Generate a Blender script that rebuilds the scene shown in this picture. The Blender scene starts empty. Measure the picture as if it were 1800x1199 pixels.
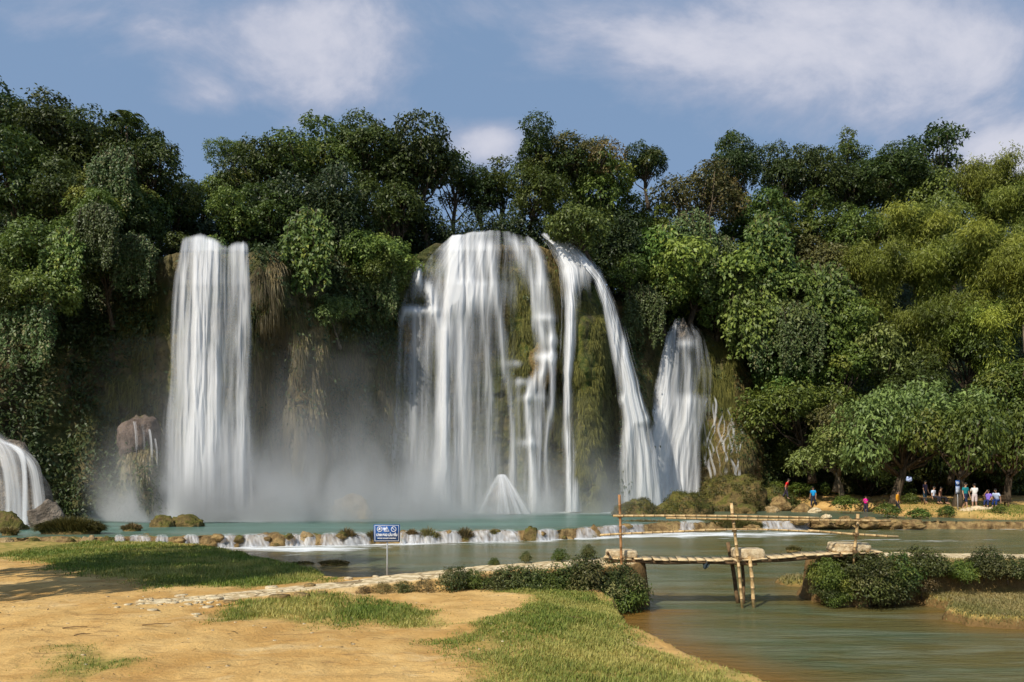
import bpy, math, random
import numpy as np
from mathutils import Vector, Matrix

SC = bpy.context.scene
COL = SC.collection
rad = math.radians

# ------------------------------------------------------------------ camera
CAMZ = 2.7          # metres above the lower river
HY = 850.0          # horizon row of the 1800x1199 photograph
F = 1200.0          # focal length in photograph pixels
cd = bpy.data.cameras.new('camera')
cd.sensor_fit = 'HORIZONTAL'; cd.sensor_width = 36.0; cd.lens = 24.0
cd.shift_y = (HY - 599.5) / 1800.0
cd.clip_start = 0.1; cd.clip_end = 3000
cam = bpy.data.objects.new('camera', cd); COL.objects.link(cam)
cam.location = (0, 0, CAMZ); cam.rotation_euler = (rad(90), 0, 0)
SC.camera = cam

# ------------------------------------------------------------------ world, sun, exposure
SUN = Vector((-0.46, -0.55, 0.69)).normalized()
SC.view_settings.view_transform = 'Standard'
SC.view_settings.look = 'None'
SC.view_settings.exposure = 0.0
SC.view_settings.gamma = 1.0
SC.view_settings.use_curve_mapping = False
SC.cycles.use_denoising = True
SC.cycles.transparent_max_bounces = 24
SC.cycles.max_bounces = 8
SC.cycles.diffuse_bounces = 3
SC.cycles.glossy_bounces = 3
SC.cycles.transmission_bounces = 3
SC.cycles.volume_bounces = 1
SC.cycles.volume_step_rate = 1.0
SC.cycles.volume_max_steps = 128
SC.cycles.use_adaptive_sampling = True
SC.cycles.adaptive_threshold = 0.02

class NT:
    """tiny node-tree helper"""
    def __init__(s, tree):
        s.t = tree; s.n = tree.nodes; s.l = tree.links
    def put(s, sock, v):
        if v is None: return
        if isinstance(v, bpy.types.NodeSocket): s.l.new(v, sock)
        else:
            try: sock.default_value = v
            except TypeError:
                sock.default_value = (v[0], v[1], v[2])
    def math(s, op, a, b=None, c=None, clamp=False):
        n = s.n.new('ShaderNodeMath'); n.operation = op; n.use_clamp = clamp
        s.put(n.inputs[0], a); s.put(n.inputs[1], b)
        if c is not None: s.put(n.inputs[2], c)
        return n.outputs[0]
    def vmath(s, op, a, b=None):
        n = s.n.new('ShaderNodeVectorMath'); n.operation = op
        s.put(n.inputs[0], a); s.put(n.inputs[1], b)
        return n.outputs['Value'] if op in ('DOT_PRODUCT', 'LENGTH', 'DISTANCE') else n.outputs[0]
    def mix(s, f, a, b):
        n = s.n.new('ShaderNodeMix'); n.data_type = 'RGBA'
        s.put(n.inputs[0], f); s.put(n.inputs[6], c4(a)); s.put(n.inputs[7], c4(b))
        return n.outputs[2]
    def ramp(s, v, lo, hi, a=0.0, b=1.0, smooth=True):
        n = s.n.new('ShaderNodeMapRange'); n.clamp = True
        if smooth: n.interpolation_type = 'SMOOTHSTEP'
        s.put(n.inputs[0], v); s.put(n.inputs[1], lo); s.put(n.inputs[2], hi)
        s.put(n.inputs[3], a); s.put(n.inputs[4], b)
        return n.outputs[0]
    def noise(s, vec, scale=1.0, detail=4, rough=0.55, dist=0.0, out=0):
        n = s.n.new('ShaderNodeTexNoise'); s.put(n.inputs['Vector'], vec)
        n.inputs['Scale'].default_value = scale; n.inputs['Detail'].default_value = detail
        n.inputs['Roughness'].default_value = rough; n.inputs['Distortion'].default_value = dist
        return n.outputs[out]
    def map(s, vec, scale=(1, 1, 1), loc=(0, 0, 0), rot=(0, 0, 0)):
        n = s.n.new('ShaderNodeMapping'); s.put(n.inputs[0], vec)
        n.inputs['Scale'].default_value = scale; n.inputs['Location'].default_value = loc
        n.inputs['Rotation'].default_value = rot
        return n.outputs[0]
    def coord(s, o='Object'):
        return s.n.new('ShaderNodeTexCoord').outputs[o]
    def pos(s):
        return s.n.new('ShaderNodeNewGeometry').outputs['Position']
    def sep(s, v):
        n = s.n.new('ShaderNodeSeparateXYZ'); s.put(n.inputs[0], v); return n.outputs
    def comb(s, x, y, z):
        n = s.n.new('ShaderNodeCombineXYZ')
        s.put(n.inputs[0], x); s.put(n.inputs[1], y); s.put(n.inputs[2], z); return n.outputs[0]
    def attr(s, name):
        n = s.n.new('ShaderNodeAttribute'); n.attribute_name = name; return n.outputs['Fac']
    def uv(s, name):
        n = s.n.new('ShaderNodeUVMap'); n.uv_map = name; return n.outputs[0]
    def rnd(s):
        return s.n.new('ShaderNodeObjectInfo').outputs['Random']
    def bump(s, h, strength=0.5, dist=0.1):
        n = s.n.new('ShaderNodeBump'); n.inputs['Strength'].default_value = strength
        n.inputs['Distance'].default_value = dist; s.put(n.inputs['Height'], h); return n.outputs[0]
    def princ(s, col, rough=0.7, normal=None, spec=0.5, **kw):
        n = s.n.new('ShaderNodeBsdfPrincipled')
        s.put(n.inputs['Base Color'], c4(col)); s.put(n.inputs['Roughness'], rough)
        n.inputs['Specular IOR Level'].default_value = spec
        if normal is not None: s.put(n.inputs['Normal'], normal)
        for k, v in kw.items(): s.put(n.inputs[k.replace('_', ' ')], v)
        return n.outputs[0]
    def mixs(s, f, a, b):
        n = s.n.new('ShaderNodeMixShader'); s.put(n.inputs[0], f)
        s.l.new(a, n.inputs[1]); s.l.new(b, n.inputs[2]); return n.outputs[0]

def c4(c):
    if isinstance(c, (tuple, list)) and len(c) == 3: return (c[0], c[1], c[2], 1.0)
    return c

def material(name, fn, volume=False):
    m = bpy.data.materials.new(name); m.use_nodes = True
    m.node_tree.nodes.clear()
    t = NT(m.node_tree)
    out = t.n.new('ShaderNodeOutputMaterial')
    s = fn(t)
    t.l.new(s, out.inputs['Volume' if volume else 'Surface'])
    return m

world = bpy.data.worlds.new('World'); SC.world = world; world.use_nodes = True
world.node_tree.nodes.clear()
w = NT(world.node_tree)
sky = w.n.new('ShaderNodeTexSky'); sky.sky_type = 'NISHITA'; sky.sun_disc = False
sky.sun_elevation = math.asin(SUN.z); sky.sun_rotation = math.atan2(SUN.x, SUN.y)
sky.altitude = 400; sky.air_density = 1.2; sky.dust_density = 2.2; sky.ozone_density = 1.5
dv = w.coord('Generated')
dx, dy, dz = w.sep(dv)
ady = w.math('MAXIMUM', w.math('ABSOLUTE', dy), 0.15)
su = w.math('DIVIDE', dx, ady); sv = w.math('DIVIDE', dz, ady)
def blob(px, py, rx, ry, amt=1.0):
    a = w.math('MULTIPLY', w.math('SUBTRACT', su, (px - 900) / F), F / rx)
    b = w.math('MULTIPLY', w.math('SUBTRACT', sv, (HY - py) / F), F / ry)
    d = w.math('ADD', w.math('MULTIPLY', a, a), w.math('MULTIPLY', b, b))
    return w.math('MULTIPLY', w.math('EXPONENT', w.math('MULTIPLY', d, -1.0)), amt)
skyp = w.comb(su, w.math('MULTIPLY', sv, 1.4), 0.0)
nz = w.noise(skyp, 3.0, 10, 0.60, 0.5)
nz2 = w.noise(w.map(skyp, loc=(3, 7, 1)), 9.0, 6, 0.6, 0.2)
tot = None
for bl in [(600, 140, 150, 90, 1.0), (520, 80, 90, 50, .35), (350, 165, 95, 45, .75), (865, 255, 85, 50, 1.15),
           (1230, 90, 190, 100, .95), (1450, 60, 330, 130, .85), (1720, 170, 190, 150, .95), (200, 40, 420, 75, .55),
           (640, 20, 300, 55, .55), (970, 90, 50, 40, .35), (1780, 290, 110, 60, .9), (1000, 30, 60, 40, .3)]:
    b_ = blob(*bl)
    tot = b_ if tot is None else w.math('ADD', tot, b_)
dens = w.math('ADD', w.math('MULTIPLY', tot, 0.72), w.math('MULTIPLY', w.math('SUBTRACT', nz, 0.5), 2.0))
dens = w.math('ADD', dens, w.math('MULTIPLY', w.math('SUBTRACT', nz2, 0.5), 0.55))
cloud = w.ramp(dens, 0.14, 0.80)
ccol = w.mix(w.ramp(dens, 0.45, 1.10), (4.1, 4.5, 5.8, 1), (7.1, 7.0, 7.7, 1))
skc = w.mix(0.75, sky.outputs[0], (2.3, 3.5, 5.45, 1))
wc = w.mix(w.math('MULTIPLY', cloud, 0.80), skc, ccol)
bg = w.n.new('ShaderNodeBackground'); w.put(bg.inputs[0], wc); bg.inputs[1].default_value = 0.105
wo = w.n.new('ShaderNodeOutputWorld'); w.l.new(bg.outputs[0], wo.inputs[0])

sd = bpy.data.lights.new('sun', 'SUN'); sd.energy = 4.7; sd.angle = rad(0.5); sd.color = (1.0, 0.935, 0.81)
so = bpy.data.objects.new('sun', sd); COL.objects.link(so)
so.rotation_euler = SUN.to_track_quat('Z', 'Y').to_euler(); so.location = (-30, -20, 60)

# ------------------------------------------------------------------ helpers
def P(px, py, d):
    return Vector(((px - 900) / F * d, d, CAMZ - (py - HY) / F * d))
def U(px, py, z=0.0):
    d = (CAMZ - z) * F / (py - HY)
    return ((px - 900) / F * d, d)
def lerp(a, b, t): return a + (b - a) * t
def sstep(e0, e1, x):
    t = np.clip((x - e0) / (e1 - e0), 0, 1); return t * t * (3 - 2 * t)

def tag(o, label=None, cat=None, group=None, kind=None):
    if label: o['label'] = label
    if cat: o['category'] = cat
    if group: o['group'] = group
    if kind: o['kind'] = kind
    return o
def link(o, parent=None):
    COL.objects.link(o)
    if parent is not None: o.parent = parent
    return o
def empty(name, loc=(0, 0, 0), rz=0.0):
    o = bpy.data.objects.new(name, None); o.location = loc; o.rotation_euler = (0, 0, rz)
    o.empty_display_size = 0.2
    COL.objects.link(o); return o

def mesh_np(name, V, Fc, mat=None, attrs=None, smooth=True, uvs=None):
    """V (n,3); Fc (m,k) array or list of such arrays"""
    V = np.asarray(V, dtype=np.float32)
    if not isinstance(Fc, list): Fc = [Fc]
    Fc = [np.asarray(f, dtype=np.int32) for f in Fc if len(f)]
    me = bpy.data.meshes.new(name)
    me.vertices.add(len(V)); me.vertices.foreach_set('co', V.ravel())
    li = np.concatenate([f.ravel() for f in Fc])
    tot = np.concatenate([np.full(len(f), f.shape[1], dtype=np.int32) for f in Fc])
    st = np.concatenate([[0], np.cumsum(tot)[:-1]]).astype(np.int32)
    me.loops.add(len(li)); me.loops.foreach_set('vertex_index', li)
    me.polygons.add(len(tot)); me.polygons.foreach_set('loop_start', st)
    try: me.polygons.foreach_set('loop_total', tot)
    except Exception: pass
    me.update(calc_edges=True)
    if attrs:
        for k, a in attrs.items():
            at = me.attributes.new(k, 'FLOAT', 'POINT'); at.data.foreach_set('value', np.asarray(a, dtype=np.float32))
    if uvs:
        for k, a in uvs.items():
            ul = me.uv_layers.new(name=k)
            ul.data.foreach_set('uv', np.asarray(a, dtype=np.float32)[li].ravel())
    if smooth: me.polygons.foreach_set('use_smooth', np.ones(len(tot), dtype=bool))
    if mat: me.materials.append(mat)
    me.validate()
    return me
def obj(name, me, parent=None, loc=None):
    o = bpy.data.objects.new(name, me)
    if loc is not None: o.location = loc
    return link(o, parent)

def _h(ix, iy, iz, seed):
    n = (ix * 374761393 + iy * 668265263 + iz * 2147483647 + seed * 974711) & 0xffffffff
    n = ((n ^ (n >> 13)) * 1274126177) & 0xffffffff
    return ((n ^ (n >> 16)) & 0xffff) / 65535.0
def vnoise(x, y, z=0.0, seed=0):
    x = np.asarray(x, float); y = np.asarray(y, float); z = np.asarray(z, float) + 0 * x
    xi = np.floor(x).astype(np.int64); yi = np.floor(y).astype(np.int64); zi = np.floor(z).astype(np.int64)
    fx = x - xi; fy = y - yi; fz = z - zi
    fx = fx * fx * (3 - 2 * fx); fy = fy * fy * (3 - 2 * fy); fz = fz * fz * (3 - 2 * fz)
    r = 0
    for a in (0, 1):
        for b in (0, 1):
            for c in (0, 1):
                r = r + _h(xi + a, yi + b, zi + c, seed) * (fx if a else 1 - fx) * (fy if b else 1 - fy) * (fz if c else 1 - fz)
    return r
def fbm(x, y, z=0.0, oct=4, seed=0, gain=0.5):
    r = 0; a = 1; s = 0
    for i in range(oct):
        r = r + a * vnoise(np.asarray(x) * 2 ** i, np.asarray(y) * 2 ** i, np.asarray(z) * 2 ** i, seed + i * 17)
        s += a; a *= gain
    return r / s - 0.5

def sdf(x, y, poly):
    """signed distance, positive inside"""
    x = np.asarray(x, float); y = np.asarray(y, float)
    d = np.full(x.shape, 1e9); ins = np.zeros(x.shape, bool)
    n = len(poly)
    for i in range(n):
        x0, y0 = poly[i]; x1, y1 = poly[(i + 1) % n]
        ex, ey = x1 - x0, y1 - y0
        L = ex * ex + ey * ey + 1e-12
        t = np.clip(((x - x0) * ex + (y - y0) * ey) / L, 0, 1)
        d = np.minimum(d, np.hypot(x - x0 - t * ex, y - y0 - t * ey))
        c = ((y0 > y) != (y1 > y))
        with np.errstate(divide='ignore', invalid='ignore'):
            xx = x0 + (y - y0) * ex / (ey if abs(ey) > 1e-12 else 1e-12)
        ins ^= c & (x < xx)
    return np.where(ins, d, -d)
def polyline_near(x, y, pts):
    """distance to a polyline and interpolated extra values; pts rows (x, y, v1, v2...)"""
    x = np.asarray(x, float); best = np.full(x.shape, 1e9)
    k = len(pts[0]) - 2
    val = [np.zeros(x.shape) for _ in range(k)]
    for i in range(len(pts) - 1):
        a, b = pts[i], pts[i + 1]
        ex, ey = b[0] - a[0], b[1] - a[1]
        t = np.clip(((x - a[0]) * ex + (y - a[1]) * ey) / (ex * ex + ey * ey), 0, 1)
        d = np.hypot(x - a[0] - t * ex, y - a[1] - t * ey)
        m = d < best
        best = np.where(m, d, best)
        for j in range(k): val[j] = np.where(m, a[2 + j] + (b[2 + j] - a[2 + j]) * t, val[j])
    return best, val
def grid_faces(nu, nv):
    i = np.arange(nu - 1)[:, None] * nv + np.arange(nv - 1)[None, :]
    i = i.ravel()
    return np.stack([i, i + nv, i + nv + 1, i + 1], 1)

def tube_np(pts, radii, sides=8, cap=True):
    """tapered tube through points"""
    pts = [Vector(p) for p in pts]
    V = []; Fq = []; Fn = []
    up = Vector((0, 0, 1))
    prev = None
    for i, p in enumerate(pts):
        d = (pts[min(i + 1, len(pts) - 1)] - pts[max(i - 1, 0)])
        if d.length < 1e-9: d = Vector((0, 0, 1))
        d.normalize()
        a = d.cross(up if abs(d.dot(up)) < 0.95 else Vector((1, 0, 0))).normalized()
        if prev is not None and a.dot(prev) < 0: a = -a
        prev = a
        b = d.cross(a)
        for k in range(sides):
            t = 2 * math.pi * k / sides
            V.append(p + (a * math.cos(t) + b * math.sin(t)) * radii[i])
    n = len(pts)
    for i in range(n - 1):
        for k in range(sides):
            k2 = (k + 1) % sides
            Fq.append((i * sides + k, i * sides + k2, (i + 1) * sides + k2, (i + 1) * sides + k))
    if cap:
        c0 = len(V); V.append(pts[0]); c1 = len(V); V.append(pts[-1])
        for k in range(sides):
            k2 = (k + 1) % sides
            Fn.append((c0, k2, k)); Fn.append((c1, (n - 1) * sides + k, (n - 1) * sides + k2))
    return np.array([tuple(v) for v in V]), np.array(Fq), (np.array(Fn) if Fn else np.zeros((0, 3), int))
class Geo:
    """collects pieces into one mesh"""
    def __init__(s): s.V = []; s.Q = []; s.T = []; s.n = 0; s.A = []
    def add(s, V, Q=None, T=None, tint=0.5):
        V = np.asarray(V, float)
        if Q is not None and len(Q): s.Q.append(np.asarray(Q) + s.n)
        if T is not None and len(T): s.T.append(np.asarray(T) + s.n)
        s.V.append(V); s.A.append(np.full(len(V), tint) if np.isscalar(tint) else np.asarray(tint)); s.n += len(V)
    def tube(s, pts, radii, sides=8, tint=0.5):
        V, Q, T = tube_np(pts, radii, sides); s.add(V, Q, T, tint)
    def box(s, c, h, rot=None, tint=0.5, jit=0.0, rng=None):
        v = np.array([(x, y, z) for x in (-1, 1) for y in (-1, 1) for z in (-1, 1)], float) * np.array(h)
        if jit and rng is not None: v = v + rng.uniform(-jit, jit, v.shape)
        if rot is not None: v = v @ np.array(rot.to_3x3()).T
        q = [(0, 1, 3, 2), (4, 6, 7, 5), (0, 4, 5, 1), (2, 3, 7, 6), (0, 2, 6, 4), (1, 5, 7, 3)]
        s.add(v + np.array(c), q, None, tint)
    def mesh(s, name, mat, smooth=True):
        Fs = []
        if s.Q: Fs.append(np.concatenate(s.Q))
        if s.T: Fs.append(np.concatenate(s.T))
        return mesh_np(name, np.concatenate(s.V), Fs, mat, {'tint': np.concatenate(s.A)}, smooth)

# ------------------------------------------------------------------ materials
def m_sand(t):
    p = t.pos()
    n1 = t.noise(p, 0.9, 5, 0.6); n2 = t.noise(p, 7.0, 5, 0.65); n3 = t.noise(t.map(p, (1, 2.2, 1)), 2.6, 6, 0.62, 0.8)
    c = t.mix(t.ramp(n1, .35, .65), (0.47, 0.265, 0.080), (0.63, 0.40, 0.145))
    c = t.mix(t.math('MULTIPLY', t.ramp(n3, .52, .74), 0.55), c, (0.34, 0.17, 0.05))
    c = t.mix(t.ramp(n2, .60, .76, 0, .55), c, (0.22, 0.115, 0.04))
    n5 = t.noise(t.map(p, (.5, 1.6, 1)), 1.4, 7, .68, 1.5)
    c = t.mix(t.ramp(n5, .56, .66, 0, .6), c, (0.26, 0.15, 0.06))
    n6 = t.noise(t.map(p, (.7, 1.2, 1), (4, 2, 0)), 1.1, 6, .6, .6)
    c = t.mix(t.ramp(n6, .55, .7, 0, .55), c, (0.68, 0.50, 0.25))
    peb = t.n.new('ShaderNodeTexVoronoi'); t.put(peb.inputs['Vector'], p); peb.inputs['Scale'].default_value = 11
    c = t.mix(t.ramp(peb.outputs['Distance'], 0.10, 0.16, .55, 0), c, (0.30, 0.19, 0.09))
    g = t.attr('grassy')
    gc = t.mix(t.ramp(t.noise(p, 3.5, 5, .6), .4, .62), (0.16, 0.17, 0.03), (0.40, 0.29, 0.085))
    c = t.mix(t.math('MULTIPLY', g, .8), c, gc)
    pt = t.attr('stony')
    pc = t.mix(t.ramp(t.noise(p, 5.0, 6, .65), .38, .6), (0.45, 0.32, 0.16), (0.80, 0.66, 0.42))
    vo = t.n.new('ShaderNodeTexVoronoi'); vo.feature = 'DISTANCE_TO_EDGE'; t.put(vo.inputs['Vector'], t.map(p, (1.6, 2.4, 1))); vo.inputs['Scale'].default_value = 1.0
    pc = t.mix(t.ramp(vo.outputs['Distance'], .01, .05, .8, 0), pc, (0.16, 0.10, 0.04))
    c = t.mix(pt, c, pc)
    c = t.mix(t.attr('wet'), c, (0.16, 0.09, 0.03))
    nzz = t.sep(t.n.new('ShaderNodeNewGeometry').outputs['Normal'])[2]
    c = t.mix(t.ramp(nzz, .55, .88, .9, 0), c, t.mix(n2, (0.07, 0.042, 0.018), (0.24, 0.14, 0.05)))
    h = t.math('ADD', t.math('MULTIPLY', n2, .6), t.math('MULTIPLY', t.noise(p, 22, 4, .6), .4))
    h = t.math('ADD', h, t.math('MULTIPLY', n3, 0.8))
    return t.princ(c, 0.92, t.bump(h, 0.7, 0.06), .2)
M_SAND = material('sand', m_sand)

def m_river(t):
    p = t.pos()
    warp = t.noise(t.map(p, (.12, .35, 1)), 1.6, 4, .55, 1.2)
    n1 = t.noise(t.map(p, (.16, .85, 1), rot=(0, 0, .12)), 1.3, 5, .6, .9)
    n2 = t.noise(t.map(p, (.35, 2.4, 1), rot=(0, 0, .1)), 1.5, 5, .62, .8)
    c = t.mix(t.ramp(warp, .38, .62), (0.115, 0.100, 0.030), (0.088, 0.112, 0.056))
    c = t.mix(t.ramp(n1, .45, .68, 0, .75), c, (0.17, 0.185, 0.115))  # pale and dark streak tones also imitate reflections on the water
    c = t.mix(t.ramp(n2, .52, .72, 0, .55), c, (0.065, 0.058, 0.018))
    c = t.mix(t.attr('shallow'), c, (0.20, 0.105, 0.022))
    fo = t.math('ADD', t.attr('foam'), t.math('ADD', t.math('MULTIPLY', t.math('SUBTRACT', n2, .5), 2.2), t.math('MULTIPLY', t.math('SUBTRACT', t.noise(t.map(p, (.5, .8, 1)), 1.0, 4, .6), .5), 2.0)))
    fo = t.math('MULTIPLY', t.ramp(fo, .45, 1.2), t.ramp(t.attr('foam'), .02, .15))
    c = t.mix(fo, c, (0.86, 0.88, 0.88))
    h = t.math('ADD', n2, t.math('MULTIPLY', t.noise(t.map(p, (.8, 3.2, 1)), 2.4, 4, .6), .5))
    h = t.math('ADD', h, t.math('MULTIPLY', t.noise(t.map(p, (2.2, 7, 1)), 2.2, 5, .65, .4), .35))
    return t.princ(c, t.math('ADD', .20, t.math('MULTIPLY', fo, .5)), t.bump(h, .85, 0.09), .5, IOR=1.33)
M_RIVER = material('river_water', m_river)

def m_pool(t):
    p = t.pos()
    n1 = t.noise(t.map(p, (.10, .6, 1)), 1.2, 5, .6, .7)
    n2 = t.noise(t.map(p, (.4, 2.2, 1)), 1.1, 5, .65, .6)
    c = t.mix(t.ramp(n1, .35, .66), (0.055, 0.125, 0.095), (0.105, 0.205, 0.165))
    fo = t.attr('foam')
    fo = t.ramp(t.math('ADD', fo, t.math('MULTIPLY', t.math('SUBTRACT', n2, .5), .9)), .45, .9)
    c = t.mix(fo, c, (0.80, 0.86, 0.85))
    c = t.mix(t.math('MULTIPLY', t.attr('brown'), .7), c, (0.11, 0.09, 0.035))
    return t.princ(c, t.math('ADD', .28, t.math('MULTIPLY', fo, .5)), t.bump(n2, .7, 0.12), .45, IOR=1.33)
M_POOL = material('pool_water', m_pool)

def m_cliff(t):
    p = t.pos()
    st = t.noise(t.map(p, (1.3, 1.3, .22)), .9, 6, .62, .8)
    n1 = t.noise(p, .33, 5, .6); n2 = t.noise(p, 2.6, 6, .68)
    c = t.mix(t.ramp(st, .36, .64), (0.060, 0.050, 0.028), (0.22, 0.165, 0.085))
    c = t.mix(t.ramp(n1, .42, .60, 0, .85), c, (0.068, 0.080, 0.022))
    c = t.mix(t.ramp(n2, .55, .72, 0, .75), c, (0.29, 0.22, 0.08))
    c = t.mix(t.attr('tan'), c, t.mix(t.ramp(n2, .4, .6), (0.13, 0.085, 0.028), (0.33, 0.225, 0.095)))
    c = t.mix(t.math('MULTIPLY', t.attr('mossy'), t.ramp(st, .3, .6)), c, t.mix(t.ramp(n2, .4, .62), (0.05, 0.075, 0.012), (0.16, 0.15, 0.03)))
    h = t.math('ADD', t.math('MULTIPLY', st, 1.0), t.math('MULTIPLY', n2, .6))
    return t.princ(c, .88, t.bump(h, 1.0, .55), .25)
M_CLIFF = material('mossy_cliff', m_cliff)

def rock_mat(name, a, b, moss, mosscol, sc=1.0):
    def f(t):
        p = t.coord('Object')
        n1 = t.noise(p, 2.2 * sc, 6, .65); n2 = t.noise(p, 9 * sc, 5, .65)
        c = t.mix(t.ramp(n1, .35, .65), a, b)
        c = t.mix(t.ramp(n2, .55, .7, 0, .5), c, tuple(x * .45 for x in a))
        g = t.sep(t.n.new('ShaderNodeNewGeometry').outputs['Normal'])[2]
        mk = t.ramp(t.math('ADD', t.math('MULTIPLY', g, .5), t.math('MULTIPLY', t.math('SUBTRACT', n1, .5), 1.6)), .9 - moss, 1.15 - moss)
        c = t.mix(mk, c, t.mix(t.ramp(n2, .4, .6), mosscol, tuple(x * 1.9 for x in mosscol)))
        return t.princ(c, .85, t.bump(t.math('ADD', n1, n2), .9, .12 / sc), .25)
    return material(name, f)
M_PALE = rock_mat('pale_limestone', (0.52, 0.39, 0.22), (0.78, 0.66, 0.43), 0.0, (0.2, 0.16, 0.05), 2.0)
M_BROWNROCK = rock_mat('brown_travertine', (0.15, 0.09, 0.035), (0.40, 0.27, 0.11), .45, (0.10, 0.085, 0.02), 1.0)
M_MOSSROCK = rock_mat('mossy_rock', (0.12, 0.085, 0.03), (0.28, 0.19, 0.07), .8, (0.075, 0.068, 0.014), .8)
M_TANROCK = rock_mat('tan_rock', (0.26, 0.17, 0.07), (0.50, 0.37, 0.20), .3, (0.15, 0.13, 0.03), .8)
M_WETROCK = rock_mat('wet_rock', (0.10, 0.08, 0.06), (0.28, 0.23, 0.18), .3, (0.08, 0.08, 0.03), .6)
M_PINKROCK = rock_mat('pinkish_rock', (0.09, 0.065, 0.05), (0.21, 0.155, 0.125), .5, (0.07, 0.065, 0.015), 1.0)
M_CONGLOM = rock_mat('stone_block', (0.50, 0.36, 0.20), (0.76, 0.62, 0.40), 0.0, (0.2, 0.16, 0.05), 4.0)

def leaf_mat(name, dark, light, alt=None, altamt=0.25, trans=0.28, rough=0.5):
    def f(t):
        v = t.attr('tint'); r = t.rnd()
        c = t.mix(v, dark, light)
        if alt: c = t.mix(t.ramp(t.math('ADD', t.math('MULTIPLY', t.attr('clump'), .8), t.math('MULTIPLY', r, .2)), 1 - altamt, 1.02), c, alt)
        hs = t.n.new('ShaderNodeHueSaturation')
        t.put(hs.inputs['Hue'], t.ramp(r, 0, 1, .478, .518, False))
        t.put(hs.inputs['Value'], t.ramp(t.math('FRACT', t.math('MULTIPLY', r, 7.3)), 0, 1, .72, 1.28, False))
        hs.inputs['Saturation'].default_value = .95
        t.put(hs.inputs['Color'], c)
        a = t.princ(hs.outputs[0], rough, None, .35)
        tr = t.n.new('ShaderNodeBsdfTranslucent'); t.put(tr.inputs[0], hs.outputs[0])
        return t.mixs(trans, a, tr.outputs[0])
    return material(name, f)
M_LDARK = leaf_mat('dark_leaves', (0.024, 0.045, 0.008), (0.105, 0.150, 0.022), (0.19, 0.19, 0.028))  # dark tone also stands in for shade on the left hill trees
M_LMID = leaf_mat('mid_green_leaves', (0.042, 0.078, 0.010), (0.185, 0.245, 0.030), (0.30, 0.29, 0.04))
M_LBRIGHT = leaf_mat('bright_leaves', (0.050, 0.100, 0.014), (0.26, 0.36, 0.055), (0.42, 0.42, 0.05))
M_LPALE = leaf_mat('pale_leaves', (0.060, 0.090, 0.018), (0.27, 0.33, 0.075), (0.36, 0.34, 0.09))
M_LBROWN = leaf_mat('brownish_leaves', (0.055, 0.060, 0.016), (0.19, 0.175, 0.045), (0.22, 0.15, 0.05), .3)
M_BAMBOO = leaf_mat('bamboo_leaves', (0.080, 0.105, 0.012), (0.30, 0.36, 0.038), (0.42, 0.43, 0.045), .3, .35)
M_VINE = leaf_mat('vine_leaves', (0.045, 0.080, 0.018), (0.17, 0.24, 0.06), (0.30, 0.26, 0.11), .3)
M_UNDER = leaf_mat('undergrowth_leaves', (0.022, 0.040, 0.010), (0.085, 0.115, 0.028), (0.15, 0.13, 0.04), .3)
M_BUSH = leaf_mat('bush_leaves', (0.026, 0.042, 0.008), (0.14, 0.17, 0.035), (0.24, 0.21, 0.07), .35)
M_TANMOSS = leaf_mat('dry_hanging_grass', (0.085, 0.068, 0.02), (0.27, 0.20, 0.065), (0.16, 0.16, 0.03), .35)
M_GREENMOSS = leaf_mat('hanging_moss', (0.045, 0.055, 0.010), (0.20, 0.19, 0.035), (0.30, 0.20, 0.04), .25)
M_GRASS = leaf_mat('grass_blades', (0.055, 0.100, 0.008), (0.21, 0.27, 0.022), (0.48, 0.40, 0.10), .55, .3, .6)
M_DRYGRASS = leaf_mat('dry_grass_blades', (0.13, 0.135, 0.03), (0.36, 0.34, 0.09), (0.50, 0.40, 0.15), .5, .3, .6)

def simple(name, col, rough=.7, var=.25, sc=6.0, bump=.2, spec=.3, stretch=(1, 1, 1)):
    def f(t):
        p = t.coord('Object'); n = t.noise(t.map(p, stretch), sc, 5, .62)
        c = t.mix(t.ramp(n, .35, .65), tuple(x * (1 - var) for x in col), tuple(min(1, x * (1 + var)) for x in col))
        return t.princ(c, rough, t.bump(n, bump, .02), spec)
    return material(name, f)
M_BARK = simple('bark', (0.075, 0.055, 0.035), .9, .45, 4, .8, .2, (3, 3, .6))
M_BARKPALE = simple('pale_bark', (0.17, 0.13, 0.085), .9, .4, 4, .8, .2, (3, 3, .6))
def m_pole(t):
    p = t.coord('Object'); v = t.attr('tint')
    n = t.noise(t.map(p, (8, 8, 8)), 1.5, 5, .65)
    c = t.mix(t.ramp(n, .35, .65), (0.40, 0.25, 0.10), (0.66, 0.47, 0.23))
    c = t.mix(v, (0.16, 0.085, 0.035), c)
    return t.princ(c, .6, t.bump(n, .3, .01), .4)
M_POLE = material('bamboo_pole', m_pole)
M_PLANK = simple('deck_planks', (0.60, 0.45, 0.25), .8, .3, 9, .5)
M_DARKWOOD = simple('weathered_wood', (0.14, 0.085, 0.04), .85, .4, 8, .6)
M_REDWOOD = simple('reddish_bamboo', (0.33, 0.16, 0.06), .65, .35, 8, .3)

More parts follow.
